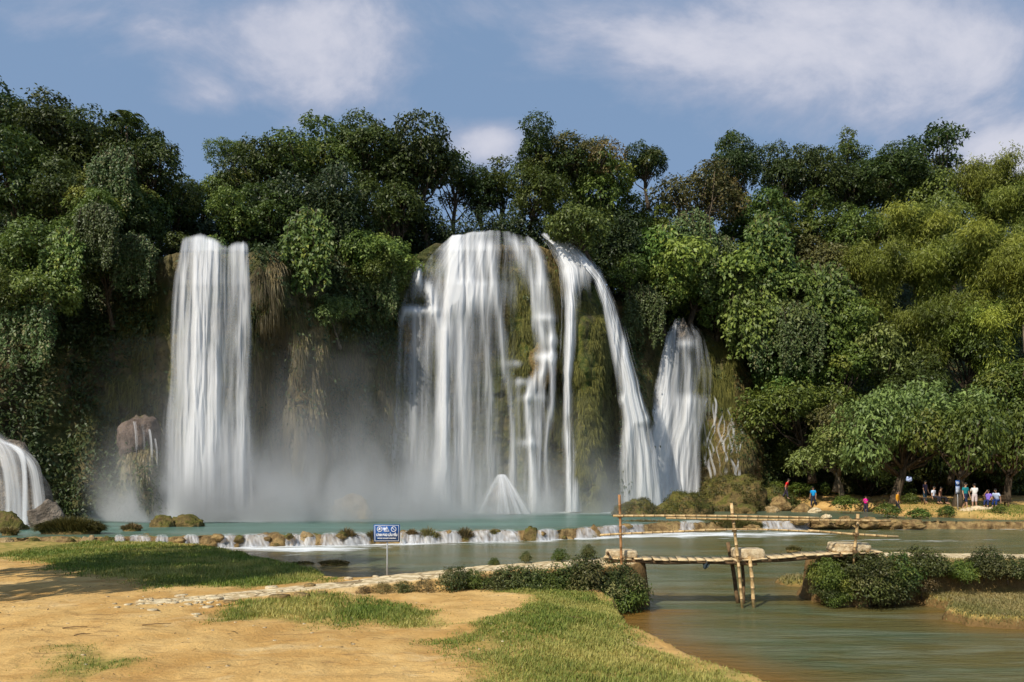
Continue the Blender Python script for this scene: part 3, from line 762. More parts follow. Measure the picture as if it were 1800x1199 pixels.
TREES = [  # left hill trees use dark leaf variants: shade put into the colour
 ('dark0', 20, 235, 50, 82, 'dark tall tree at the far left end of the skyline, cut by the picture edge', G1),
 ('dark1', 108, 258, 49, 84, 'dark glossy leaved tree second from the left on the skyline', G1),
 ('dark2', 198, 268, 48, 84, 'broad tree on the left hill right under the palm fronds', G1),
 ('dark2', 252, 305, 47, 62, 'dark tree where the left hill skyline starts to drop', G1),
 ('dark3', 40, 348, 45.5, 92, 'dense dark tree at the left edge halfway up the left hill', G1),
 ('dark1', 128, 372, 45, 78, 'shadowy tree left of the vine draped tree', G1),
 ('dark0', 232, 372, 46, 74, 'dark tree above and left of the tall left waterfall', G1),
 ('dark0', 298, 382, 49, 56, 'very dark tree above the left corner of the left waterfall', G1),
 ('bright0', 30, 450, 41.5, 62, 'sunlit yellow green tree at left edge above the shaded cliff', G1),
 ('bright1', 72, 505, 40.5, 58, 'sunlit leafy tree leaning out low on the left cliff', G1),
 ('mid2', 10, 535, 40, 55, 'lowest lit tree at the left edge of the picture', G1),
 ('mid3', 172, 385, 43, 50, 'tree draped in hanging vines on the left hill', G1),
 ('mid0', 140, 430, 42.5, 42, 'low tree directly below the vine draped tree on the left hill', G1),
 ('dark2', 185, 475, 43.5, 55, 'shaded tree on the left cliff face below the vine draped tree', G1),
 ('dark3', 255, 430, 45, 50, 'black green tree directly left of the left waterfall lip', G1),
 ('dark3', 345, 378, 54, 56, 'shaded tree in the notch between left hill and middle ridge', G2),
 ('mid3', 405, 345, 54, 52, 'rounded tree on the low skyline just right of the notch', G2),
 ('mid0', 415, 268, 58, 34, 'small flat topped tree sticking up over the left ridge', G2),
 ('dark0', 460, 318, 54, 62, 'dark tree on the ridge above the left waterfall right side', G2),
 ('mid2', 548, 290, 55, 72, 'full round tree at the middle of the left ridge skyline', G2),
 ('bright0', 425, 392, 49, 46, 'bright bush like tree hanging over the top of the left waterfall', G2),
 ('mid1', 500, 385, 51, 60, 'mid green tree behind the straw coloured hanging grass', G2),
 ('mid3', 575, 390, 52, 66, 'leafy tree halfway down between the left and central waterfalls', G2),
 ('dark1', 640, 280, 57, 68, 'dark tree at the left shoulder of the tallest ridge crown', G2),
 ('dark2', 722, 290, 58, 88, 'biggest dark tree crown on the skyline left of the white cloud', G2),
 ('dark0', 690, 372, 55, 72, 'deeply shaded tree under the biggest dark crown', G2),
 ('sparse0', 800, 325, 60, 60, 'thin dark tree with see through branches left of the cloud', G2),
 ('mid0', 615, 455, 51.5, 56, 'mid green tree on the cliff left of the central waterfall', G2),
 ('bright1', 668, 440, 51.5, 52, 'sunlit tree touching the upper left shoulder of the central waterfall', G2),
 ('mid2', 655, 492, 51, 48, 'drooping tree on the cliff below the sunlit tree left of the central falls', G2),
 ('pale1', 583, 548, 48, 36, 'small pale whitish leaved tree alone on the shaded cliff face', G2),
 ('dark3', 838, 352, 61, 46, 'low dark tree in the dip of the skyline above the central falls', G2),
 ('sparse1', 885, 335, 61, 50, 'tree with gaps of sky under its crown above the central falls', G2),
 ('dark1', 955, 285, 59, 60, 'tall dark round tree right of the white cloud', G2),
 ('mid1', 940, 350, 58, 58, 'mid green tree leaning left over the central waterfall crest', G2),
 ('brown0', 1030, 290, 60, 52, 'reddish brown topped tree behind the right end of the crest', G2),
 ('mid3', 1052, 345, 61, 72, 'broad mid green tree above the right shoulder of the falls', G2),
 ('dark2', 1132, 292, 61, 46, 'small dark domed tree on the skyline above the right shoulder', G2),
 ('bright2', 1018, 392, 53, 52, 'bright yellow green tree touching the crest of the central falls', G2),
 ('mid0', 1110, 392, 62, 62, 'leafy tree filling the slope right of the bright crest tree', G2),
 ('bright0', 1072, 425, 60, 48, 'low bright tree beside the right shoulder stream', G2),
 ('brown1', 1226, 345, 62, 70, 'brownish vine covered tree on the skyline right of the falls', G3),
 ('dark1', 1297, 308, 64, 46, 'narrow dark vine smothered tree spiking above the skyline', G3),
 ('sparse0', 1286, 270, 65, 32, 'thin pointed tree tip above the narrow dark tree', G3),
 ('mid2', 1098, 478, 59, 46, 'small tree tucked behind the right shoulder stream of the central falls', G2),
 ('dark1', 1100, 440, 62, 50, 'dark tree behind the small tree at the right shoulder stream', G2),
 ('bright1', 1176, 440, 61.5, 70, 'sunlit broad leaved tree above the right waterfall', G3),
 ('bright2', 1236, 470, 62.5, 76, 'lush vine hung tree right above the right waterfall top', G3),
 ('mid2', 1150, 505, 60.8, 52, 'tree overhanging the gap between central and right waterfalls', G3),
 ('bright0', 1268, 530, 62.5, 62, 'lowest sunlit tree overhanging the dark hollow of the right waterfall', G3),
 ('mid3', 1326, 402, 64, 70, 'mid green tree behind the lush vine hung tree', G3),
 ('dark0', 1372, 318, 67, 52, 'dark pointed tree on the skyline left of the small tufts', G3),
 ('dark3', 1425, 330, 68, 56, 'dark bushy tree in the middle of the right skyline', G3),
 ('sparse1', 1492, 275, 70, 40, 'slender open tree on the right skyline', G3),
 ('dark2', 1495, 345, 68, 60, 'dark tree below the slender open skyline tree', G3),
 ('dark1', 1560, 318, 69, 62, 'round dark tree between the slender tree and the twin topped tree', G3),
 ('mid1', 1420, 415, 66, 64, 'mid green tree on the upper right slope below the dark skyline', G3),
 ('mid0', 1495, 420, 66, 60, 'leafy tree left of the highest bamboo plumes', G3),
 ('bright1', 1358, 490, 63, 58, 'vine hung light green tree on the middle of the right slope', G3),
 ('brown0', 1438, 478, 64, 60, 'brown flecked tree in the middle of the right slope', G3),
 ('pale0', 1390, 560, 62, 72, 'pale green domed tree halfway down the right slope', G3),
 ('mid2', 1475, 568, 62, 66, 'mid green tree right of the pale domed tree', G3),
 ('mid3', 1330, 600, 64, 46, 'shaded tree beside the dark hollow right of the right waterfall', G3),
 ('bright2', 1375, 650, 62, 50, 'yellow green tree low on the slope near the right waterfall', G3),
 ('mid0', 1395, 712, 60, 76, 'large lit tree right of the tan mound beside the right waterfall', G3),
 ('mid1', 1480, 645, 60, 62, 'green tree above the large lit tree on the lower slope', G3),
 ('pale1', 1560, 625, 60, 58, 'greyish green tree under the left bamboo clumps', G3),
 ('sparse0', 1648, 288, 72, 62, 'tall twin topped tree rising above the right skyline', G3),
 ('dark0', 1610, 335, 70, 60, 'dark tree at the foot of the tall twin topped tree', G3),
 ('pale0', 1560, 410, 67, 52, 'dull grey green tree just left of the upper bamboo', G3),
 ('mid2', 1650, 400, 67, 66, 'tree between upper bamboo clumps under the twin topped tree', G3),
 ('dark3', 1715, 610, 58, 70, 'dark tree in the shade below the right bamboo', G3),
 ('mid3', 1775, 700, 54, 74, 'mid green tree at the right edge above the benches', G3),
 ('dark2', 1700, 735, 56, 66, 'shaded tree behind the bank of people', G3),
 ('dark1', 1610, 690, 58, 60, 'dark tree behind the big riverside tree', G3),
 ('brown1', 1492, 752, 56, 58, 'russet tinged tree left of the big riverside trees', G3),
 ('pale1', 1462, 790, 55, 52, 'pale bushy tree left of the trunk of the riverside tree', G3),
 ('mid1', 1400, 800, 62, 46, 'green tree low behind the person in blue', G3),
 ('dark0', 1530, 830, 62, 60, 'dark tree in deep shade behind the person in pink', G3),
 ('dark2', 1640, 820, 63, 64, 'black green tree behind the people on the left bench', G3),
 ('dark3', 1760, 815, 62, 70, 'black green tree behind the people on the right bench', G3),
]
for key, px, py, d, r, lab, grp in TREES:
    plant(key, px, py, d, r, lab, group=grp, zs=1.15 if 'pointed' in lab or 'narrow' in lab else None)
BAMBOO = [(1745, 375, 66, 84, 'hazy dark bamboo clump at the right end of the skyline'), (1800, 400, 62, 84, 'bamboo clump cut by the right edge near the skyline'),
 (1608, 452, 62, 80, 'olive bamboo clump at the left of the bamboo stand'), (1545, 515, 61, 78, 'yellow green bamboo plume reaching furthest left'),
 (1640, 520, 60, 90, 'bamboo clump in the middle of the stand'), (1725, 500, 57, 92, 'tall bamboo with thin dark culms showing, right of the middle clump'),
 (1800, 520, 54, 80, 'brightest yellow bamboo at the right edge'), (1640, 610, 58, 84, 'lower bamboo clump behind the riverside trees'), (1745, 620, 56, 84, 'lower dark bamboo clump at the right')]
for i, (px, py, d, r, lab) in enumerate(BAMBOO):
    plant('bamboo%d' % (i % 3), px, py, d, r, lab, 'bamboo', 'bamboo_clump', G4, zs=1.0)
for key, px, py, d, r, lab in [('river0', 1592, 765, 51.5, 118, 'big spreading pale leaved tree shading the left bench'),
                               ('river1', 1690, 772, 47.5, 92, 'spreading riverside tree with its trunk beside the small blue sign'),
                               ('river1', 1775, 775, 53, 80, 'spreading tree at the right edge behind the right bench')]:
    crown, trunk, R, H = TREEV[key]
    s = r * d / F / R; p = P(px, py, d); g0 = bz(p.x, p.y) - .15
    root = empty('riverside_tree', (p.x, p.y, g0)); root.scale = (s, s, (p.z - g0) / H); tag(root, lab, 'tree', 'spreading trees on the right bank')
    link(bpy.data.objects.new('crown', crown), root).location = (0, 0, H); link(bpy.data.objects.new('trunk', trunk), root).location = (0, 0, H)
VINES = [('vine1', 545, 450, 46.5, 40, 'leafy vines hanging right of the straw grass'),
('vine0', 668, 520, 50.6, 32, 'vines touching the left shoulder of the central falls'),
 ('vine1', 1310, 560, 60.5, 40, 'vines hanging at the right of the dark hollow'), ('vine0', 1350, 600, 60, 40, 'long vines above the yellow green tree on the lower slope'), ('vine1', 1450, 545, 60.5, 40, 'vines spilling over the middle of the right slope'),
 ('vine0', 1128, 560, 58.2, 34, 'vines hanging between the shoulder stream and the right waterfall'), ('vine0', 60, 580, 39.8, 44, 'vines hanging from the lowest lit tree at the left edge'), ('vine1', 380, 455, 47, 20, 'short vines at the lip of the left waterfall'),
 ('vine0', 1215, 440, 60.0, 40, 'long vine curtain hanging down the lush tree above the right waterfall'),
 ('vine1', 1175, 465, 60, 34, 'short bright vine curtain left of the right waterfall'), ('vine0', 1262, 480, 60.5, 38, 'vine curtain over the dark hollow right of the right waterfall'),
 ('vine1', 1345, 450, 60.5, 36, 'light green vine curtain on the middle slope'), ('vine0', 1400, 600, 59, 38, 'vine curtain hanging in front of the pale domed tree'),
 ('vine0', 175, 420, 41.3, 36, 'vine curtain under the draped tree on the left hill'), ('vine0', 205, 330, 43.6, 38, 'vine covered column high on the left hill'),  # darker vine variant on the high column paints in the hill's dim light
 ('vine0', 240, 470, 42.8, 34, 'thin vines trailing down beside the left waterfall'), ('vine1', 120, 470, 41, 34, 'vines hanging over the shaded left cliff')]
for key, px, py, d, r, lab in VINES:
    plant(key, px, py, d, r, lab, 'vine', 'hanging_vine', 'vine curtains', zs=1.0, rz=0.0)
for o in [o for o in COL.objects if o.name.startswith('hanging_vine')]:
    for c in o.children: c.name = 'leaves' if c.name.startswith('crown') else 'stems'

# the palm on the left skyline
def build_palm():
    rng = np.random.default_rng(5); p = P(222, 222, 46); root = empty('fan_palm', (p.x, p.y, p.z - 2.7)); root.scale = (.8, .8, .9)
    tag(root, 'small palm with arching feathery fronds on top of the left hill', 'palm')
    g = Geo(); g.tube([(0, .3, 0), (.05, .1, 1.5), (0, 0, 3)], [.13, .11, .09], 8); obj('trunk', g.mesh('trunk', M_BARK), root)
    for k in range(16):
        a = rng.uniform(0, 6.28); hgt = rng.uniform(.5, 1.15); rl = rng.uniform(1.1, 1.8); V = []; Q = []
        pts = [np.array([math.cos(a) * r, math.sin(a) * r * .7, 3 + hgt * math.sin(r * 1.35) - .15 * r * r]) for r in np.linspace(.05, rl, 12)]
        for i in range(1, 12):
            for sgn in (-1, 1):
                d = pts[i] - pts[i - 1]; d /= np.linalg.norm(d)
                side = np.cross(d, [0, 0, 1]); side /= np.linalg.norm(side) + 1e-6
                tip = pts[i] + side * sgn * .5 * math.sin(i / 12 * 2.6 + .35) + d * .22 + np.array([0, 0, -.16])
                n = len(V); V += [pts[i] - d * .08, pts[i] + d * .09, tip]; Q.append((n, n + 1, n + 2))
        me = mesh_np('frond', np.array(V), np.array(Q), M_LDARK, {'tint': rng.uniform(0, 1, len(V)), 'clump': np.full(len(V), .2)}, False)
        obj('frond', me, root)
build_palm()

# undergrowth over the cliff and hill
def build_under():
    rng = np.random.default_rng(77)
    n = 120000
    px = rng.uniform(-250, 2050, n); s = rng.uniform(0.02, 1.7, n)
    X, Y, Z = terr_point(px, s)
    f = fbm(px * .02, Z * .35, 0, 4, seed=12)
    keep = np.ones(n, bool)
    def region(a, b, z0, z1, prob):
        nonlocal keep
        m = (px > a) & (px < b) & (Z > z0) & (Z < z1)
        keep &= ~m | (rng.uniform(0, 1, n) < prob)
    region(276, 446, -2, 30, .02); region(700, 1090, -2, 22.5, .02); region(1125, 1290, -2, 17.5, .03)
    region(1290, 1335, 2, 12, .35); region(-300, 276, -2, 12.0, .4); region(446, 700, -2, 5, .25)
    region(1000, 1075, -2, 18, .06); region(446, 575, 3, 17, .12); region(575, 700, 3, 12, .35)
    keep &= (f > -.14) | (s > .93)
    px, s, X, Y, Z = px[keep], s[keep], X[keep], Y[keep], Z[keep]
    e = .004
    X1, Y1, Z1 = terr_point(px + 1.5, s); X2, Y2, Z2 = terr_point(px, s + e)
    A = np.stack([X1 - X, Y1 - Y, Z1 - Z], 1); B = np.stack([X2 - X, Y2 - Y, Z2 - Z], 1)
    N = nrm(np.cross(A, B)); N = np.where((N[:, 1:2] > 0) & (s[:, None] < 1), -N, N)
    C = np.stack([X, Y, Z], 1) + N * (rng.uniform(.0, .55, (len(X), 1)))
    lv = leaves(rng, C, N, .27, 4, width=.25, droop=.6, spray=.8, clump=np.clip(fbm(px * .03, Z * .4, 0, 3, seed=4) + .5, 0, 1))
    me = foliage_mesh('undergrowth', [lv], M_UNDER)
    tag(obj('undergrowth', me), 'low leafy undergrowth and creepers covering the cliff and hillside', 'undergrowth', kind='stuff')
build_under()

def build_thicket():
    rng = np.random.default_rng(78); n = 34000
    px = rng.uniform(300, 1120, n); d = rng.uniform(57, 64, n) - 8 * (px < 620)
    hmax = 4.4 + 4.5 * fbm(px * .012, d * .2, 0, 4, seed=14) * 2 - 1.0 * np.exp(-((px - 820) / 60) ** 2)
    top = np.interp(px, [300, 450, 520, 700, 765, 950, 1060, 1120], [17.4, 17.6, 19.5, 20.5, 21.2, 21.2, 20, 20])
    z = top - .3 + np.clip(hmax, .5, 9) * rng.uniform(0, 1, n) ** .8
    C = np.stack([(px - 900) / F * d, d, z], 1); O = nrm(np.stack([rng.normal(0, .6, n), -np.ones(n), .5 + 0 * z], 1))
    lv = leaves(rng, C, O, .30, 4, width=.25, droop=.5, spray=.9, clump=np.clip(fbm(px * .03, z * .4, 0, 3, seed=4) + .5, 0, 1))
    tag(obj('thicket', foliage_mesh('thicket', [lv], M_UNDER)), 'tangled low thicket along the plateau behind the waterfall lips', 'thicket', kind='stuff')
build_thicket()

# strands of moss and dry grass hanging on the rock
def strands(name, spec, mat, label, wid=.016, seed=1):
    rng = np.random.default_rng(seed); Vs, T, Cl = [], [], []
    for (a, b, z0, z1, n, ln) in spec:
        n = int(n * 1.9)
        px = rng.uniform(a, b, n) + rng.normal(0, (b - a) * .06, n)
        zt = rng.uniform(z0, z1, n)
        kk = fbm(px * .07, zt * .45, 0, 4, seed=91) > -.03; px, zt = px[kk], zt[kk]
        # find the height parameter from z
        Zt = tab(px, TERR, 2); s = np.clip((zt + 1) / (Zt + 1), 0.02, 1.04)
        X, Y, Z = terr_point(px, s)
        m = len(px); L = ln * rng.uniform(.5, 1.2, m)
        out = rng.uniform(.05, .45, m); sd_ = rng.normal(0, .12, m)
        w = wid * rng.uniform(.6, 1.4, m)
        p0 = np.stack([X, Y - .02, Z], 1)
        p1 = p0 + np.stack([sd_, -out, -L * .25 + .05], 1); p2 = p1 + np.stack([sd_ * .6, -out * .2, -L * .75], 1)
        W = np.stack([w, 0 * w, 0 * w], 1)
        Vs.append(np.stack([p0 - W, p0 + W, p1 + W, p1 - W, p2], 1).reshape(-1, 3))
        T.append(np.repeat(rng.uniform(0, 1, m), 5)); Cl.append(np.repeat(np.clip(fbm(px * .06, zt, 0, 3, seed=8) + .5, 0, 1), 5))
    V = np.concatenate(Vs); m = len(V) // 5; b = np.arange(m) * 5
    Q = np.stack([b, b + 1, b + 2, b + 3], 1); Tr = np.stack([b + 3, b + 2, b + 4], 1)
    me = mesh_np(name, V, [Q, Tr], mat, {'tint': np.concatenate(T), 'clump': np.concatenate(Cl)}, False)
    return tag(obj(name, me), label, 'moss' if 'moss' in name else 'dry grass', kind='stuff')
strands('dry_hanging_grass', [(446, 515, 15.5, 18.8, 7000, 1.3), (495, 585, 4.5, 14.8, 9000, 1.4), (455, 500, 8, 16, 3500, 1.5), (600, 690, 3, 13, 5000, 1.2), (955, 1000, 16, 21.6, 2500, .8), (850, 975, 20.8, 22.2, 3000, .6), (1085, 1145, 5, 16.5, 7000, 1.0),
                              (1270, 1335, 1.5, 8.5, 6000, .9), (1290, 1330, 9, 13.5, 1500, 1.6), (225, 275, 3.4, 7, 2500, .9), (450, 640, 3, 12, 5000, .8), (1300, 1360, .5, 3, 2500, .6)],
        M_TANMOSS, 'straw coloured grass hanging in curtains from the wet cliff ledges')
strands('hanging_moss', [(1005, 1068, 0.5, 17.6, 17000, .65), (895, 960, 3, 20.5, 11000, .7), (960, 1000, 6, 20, 3500, .8), (200, 275, 1, 6, 1500, .9), (446, 700, 1, 16, 12000, .9), (1080, 1150, 1, 14, 6000, 1.0),
                         (1200, 1300, 6, 16, 4000, 1.6), (200, 276, 6, 15, 2500, 1.2), (1270, 1335, .5, 8, 3000, .7), (700, 780, 2, 18, 3500, .9)],
        M_GREENMOSS, 'olive green moss hanging down the wet rock between the falls', seed=2)

# ------------------------------------------------------------------ waterfalls
def m_fall(dens, cut, wdt, name, col=(.90, .91, .93)):
    def f(t):
        uvm = t.uv('met'); un = t.sep(t.uv('UVMap'))
        s1 = t.noise(t.map(uvm, (2.2, .06, 1)), 1.0, 5, .62, .15)
        s2 = t.noise(t.map(uvm, (7.5, .13, 1)), 1.0, 5, .65, .1)
        big = t.noise(t.map(uvm, (.8, .09, 1)), 1.0, 3, .5, .3)
        s = t.math('ADD', t.math('MULTIPLY', s1, .50), t.math('ADD', t.math('MULTIPLY', s2, .22), t.math('MULTIPLY', big, .28)))
        e = t.math('SUBTRACT', 1.0, t.math('ABSOLUTE', t.math('SUBTRACT', t.math('MULTIPLY', un[0], 2), 1)))
        er = t.math('SUBTRACT', t.ramp(e, 0, .75, 0, .36), .26)
        fade = t.attr('fade')
        val = t.math('ADD', t.math('ADD', s, er), t.math('MULTIPLY', t.math('SUBTRACT', fade, 1), .35))
        a = t.ramp(val, cut, cut + wdt)
        a = t.math('MULTIPLY', t.math('MULTIPLY', a, t.ramp(e, 0, .30)), t.math('MULTIPLY', t.ramp(fade, 0, .5), dens), clamp=True)
        d = t.n.new('ShaderNodeBsdfDiffuse'); d.inputs[0].default_value = (*col, 1)
        g = t.noise(t.map(uvm, (3, .1, 1)), 1.0, 4, .6)
        t.put(d.inputs['Normal'], t.bump(t.math('ADD', s1, s2), .55, .12))
        tl = t.n.new('ShaderNodeBsdfTranslucent'); tl.inputs[0].default_value = (*col, 1)
        tr = t.n.new('ShaderNodeBsdfTransparent')
        return t.mixs(a, tr.outputs[0], t.mixs(.35, d.outputs[0], tl.outputs[0]))
    return material(name, f)
MF = {'d': m_fall(.97, .34, .30, 'dense_falling_water'), 'm': m_fall(.80, .44, .30, 'streaky_falling_water'), 'v': m_fall(.42, .42, .34, 'thin_falling_water'),
      't': m_fall(.75, .52, .22, 'trickling_water')}

def crom(pts, t):
    n = len(pts) - 1; x = t * n; i = min(int(x), n - 1); f = x - i
    g = lambda k: np.array(pts[max(0, min(n, k))], float)
    a, b, c, d = g(i - 1), g(i), g(i + 1), g(i + 2)
    return .5 * ((2 * b) + (-a + c) * f + (2 * a - 5 * b + 4 * c - d) * f * f + (-a + 3 * b - 3 * c + d) * f ** 3)
def stream(parent, kind, pts, fin=.04, fout=.0, bulge=.18, name='water_stream', nv=60, nu=14, off=0.0):
    """pts rows: px, py, width px, depth"""
    V, U1, U2, FD = [], [], [], []
    run = 0; prev = None; rnd = (pts[0][0] * 7.3 + pts[0][1] * 3.1) % 50
    for j in range(nv):
        t = j / (nv - 1); c = crom(pts, t); px, py, wd, d = c
        ctr = np.array(P(px, py, d + off))
        if prev is not None: run += np.linalg.norm(ctr - prev)
        prev = ctr; hw = wd * d / F / 2
        fd = min(1, t / fin if fin > 0 else 1) * min(1, (1 - t) / fout if fout > 0 else 1)
        for i in range(nu):
            u = i / (nu - 1); x = (u * 2 - 1)
            yb = bulge * hw * 2 * (x * x - .5) + .10 * math.sin(u * 9 + rnd + t * 2) * hw * .4
            V.append((ctr[0] + x * hw, ctr[1] + yb, ctr[2] - (.10 * hw * x * x if t < .15 else 0)))
            U1.append((u, t)); U2.append((x * hw + rnd, run + rnd)); FD.append(fd)
    me = mesh_np(name, np.array(V), grid_faces(nv, nu), MF[kind], {'fade': FD}, True, {'UVMap': np.array(U1), 'met': np.array(U2)})
    return obj(name, me, parent)
def terr_depth(px, py):
    ss = np.linspace(0.02, 1.1, 240); X, Y, Z = terr_point(np.full(240, float(px)), ss)
    pr = HY - (Z - CAMZ) / Y * F
    k = np.where(pr <= py)[0]
    return float(Y[k[0]]) if len(k) else float(Y[-1])
def base_at(px, py, d): p = P(px, py, d); return (p.x, p.y, p.z)

wl = empty('waterfall', base_at(350, 915, 40.8)); tag(wl, 'tall straight white waterfall plunging on the left in front of the dark cliff', 'waterfall')
wc = empty('waterfall', base_at(870, 901, 51.5)); tag(wc, 'broad central waterfall fanning out over a domed rock lip', 'waterfall')
wr = empty('waterfall', base_at(1165, 895, 57.8)); tag(wr, 'white waterfall right of the centre, falling from a dark hollow under the trees', 'waterfall')
wf = empty('waterfall', base_at(30, 925, 35)); tag(wf, 'low bluish waterfall over a rounded rock at the left edge', 'waterfall')
def st(par, kind, pts, **kw):
    o = stream(par, kind, pts, **kw)
    o.matrix_parent_inverse = Matrix.Translation(-Vector(par.location)); return o
def m_sheet():
    def f(t):
        uvm = t.uv('met')
        s1 = t.noise(t.map(uvm, (1.7, .045, 1)), 1.0, 5, .62, .12)
        s2 = t.noise(t.map(uvm, (6.5, .10, 1)), 1.0, 5, .65, .08)
        big = t.noise(t.map(uvm, (.55, .08, 1)), 1.0, 3, .5, .3)
        s = t.math('ADD', t.math('MULTIPLY', s1, .46), t.math('ADD', t.math('MULTIPLY', s2, .20), t.math('MULTIPLY', big, .34)))
        dn = t.attr('flow')
        val = t.math('ADD', dn, t.math('MULTIPLY', t.math('SUBTRACT', s, .5), 1.9))
        a = t.ramp(val, .12, 1.15, 0, .97, False)
        a = t.math('MULTIPLY', a, t.ramp(dn, 0, .22), clamp=True)
        col = t.mix(t.ramp(val, .2, 1.1), (.74, .76, .80), (.93, .935, .945))
        nb = t.bump(t.math('ADD', s1, t.math('MULTIPLY', s2, .35)), .28, .15)
        d = t.n.new('ShaderNodeBsdfDiffuse'); t.put(d.inputs[0], col); t.put(d.inputs['Normal'], nb)
        tl = t.n.new('ShaderNodeBsdfTranslucent'); t.put(tl.inputs[0], col)
        tr = t.n.new('ShaderNodeBsdfTransparent')
        return t.mixs(a, tr.outputs[0], t.mixs(.35, d.outputs[0], tl.outputs[0]))
    return material('silky_falling_water', f)
M_SHEET = m_sheet()
def PXSEED(p): return p[0][0] * .37
def col_at(py, pts, k):
    a = np.array(pts, float); return np.interp(py, a[:, 1], a[:, k])
def sheet(par, left, right, depth, guides, base=.2, blobs=(), nu=150, nv=130, layers=((0, 1.0), (.55, .8)), name='water_sheet', topfade=6, botfade=0, relief=.5, crest=None, wob=1.0):
    """one continuous curtain of water: its own density follows the strands; depth rows (py, metres)"""
    y0, y1 = max(left[0][1], right[0][1]), min(left[-1][1], right[-1][1])
    dp = np.array(depth, float)
    for off, mul in layers:
        t = np.linspace(0, 1, nv)[:, None] ** 1.25; u = np.linspace(0, 1, nu)[None, :]
        lt = left[0][1] + (left[-1][1] - left[0][1]) * t; rt = right[0][1] + (right[-1][1] - right[0][1]) * t
        xl = col_at(lt, left, 0); xr = col_at(rt, right, 0)
        xl = xl + 9 * fbm(t * 6, 0 * t + PXSEED(left), 0, 3, seed=61) * sstep(.03, .3, t); xr = xr + 9 * fbm(t * 6, 0 * t + PXSEED(right), 0, 3, seed=62) * sstep(.03, .3, t)
        PX = xl + (xr - xl) * u; PY = lt + (rt - lt) * u
        n0 = fbm(u * 9 + off * 3 + 0 * t, 0 * u + t * 1.2, 0, 3, seed=int(PX[0, 0]))
        PY = PY + (n0 * 10) * (1 - t) ** 6
        if crest: PY = PY + np.interp(u, [c[0] for c in crest], [c[1] for c in crest]) * (1 - t) ** 8
        D = np.interp(PY, dp[:, 0], dp[:, 1]) + off
        dens = np.full(PX.shape, base) + n0 * .3
        PXo = PX; PX = PX + 20 * fbm(PX * .035, PY * .010, 0, 4, seed=31) * sstep(0, .12, t) * wob
        strand = .80 + 1.1 * fbm(PXo * .11, PY * .006, 0, 4, seed=32)
        for gpts, amp in guides:
            c = col_at(PY, gpts, 0); w_ = col_at(PY, gpts, 2) / 2
            m = sstep(gpts[0][1] - 14, gpts[0][1] + 8, PY) * (1 - sstep(gpts[-1][1] - 25, gpts[-1][1] + 25, PY) * (gpts[-1][1] < y1 - 30))
            dens = dens + amp * m * strand * np.exp(-np.abs((PX - c) / w_) ** 2.0)
        for bx, by, rx, ry, amp in blobs:
            dens = dens + amp * np.exp(-((PX - bx) / rx) ** 2 - ((PY - by) / ry) ** 2)
        PX = PXo
        e = np.minimum(u, 1 - u) * (xr - xl)
        dens = dens * sstep(0, 16, e + n0 * 26) * sstep(0, topfade, PY - PY[:1, :] + .5) * mul
        if botfade: dens = dens * (1 - sstep(y1 - botfade, y1, PY))
        D = D - relief * np.clip(dens, 0, 1.2) + fbm(u * 14, t * 2, 0, 3, seed=3) * .35
        X = (PX - 900) / F * D; Z = CAMZ - (PY - HY) / F * D
        run = np.concatenate([np.zeros((1, nu)), np.cumsum(np.hypot(np.diff(Z, axis=0), np.diff(D, axis=0)), 0)], 0)
        wref = (np.mean(xr - xl)) / F * dp[:, 1].mean()
        met = np.stack([u * wref + off * 17 + PX[0, 0] + 0 * t, run + off * 9], -1).reshape(-1, 2)
        me = mesh_np(name, np.stack([X, D, Z], -1).reshape(-1, 3), grid_faces(nv, nu), M_SHEET, {'flow': np.clip(dens, 0, 1.6).ravel()}, True, {'met': met})
        o = obj(name, me, par); o.matrix_parent_inverse = Matrix.Translation(-Vector(par.location))
# left
sheet(wl, [(312, 410), (308, 432), (298, 480), (289, 600), (282, 720), (274, 918)], [(441, 423), (444, 440), (448, 520), (447, 640), (445, 760), (452, 918)],
      [(408, 43.8), (420, 43.0), (440, 42.1), (500, 41.5), (700, 41.1), (918, 40.7)],
      [([(352, 412, 70), (352, 440, 92), (347, 500, 100), (344, 600, 100), (342, 760, 104), (338, 918, 116)], .85), ([(365, 412, 34), (370, 450, 30), (368, 550, 36), (364, 700, 44), (360, 918, 50)], .5),
       ([(425, 422, 34), (428, 470, 26), (429, 560, 22), (428, 700, 22), (424, 918, 40)], .75), ([(395, 420, 40), (398, 460, 26), (390, 560, 20), (390, 700, 22), (392, 918, 50)], .0)], .13, topfade=13, crest=[(0, 10), (.12, 0), (.32, -7), (.48, -3), (.6, 4), (.68, 6), (.8, 0), (.9, -2), (1, 4)])
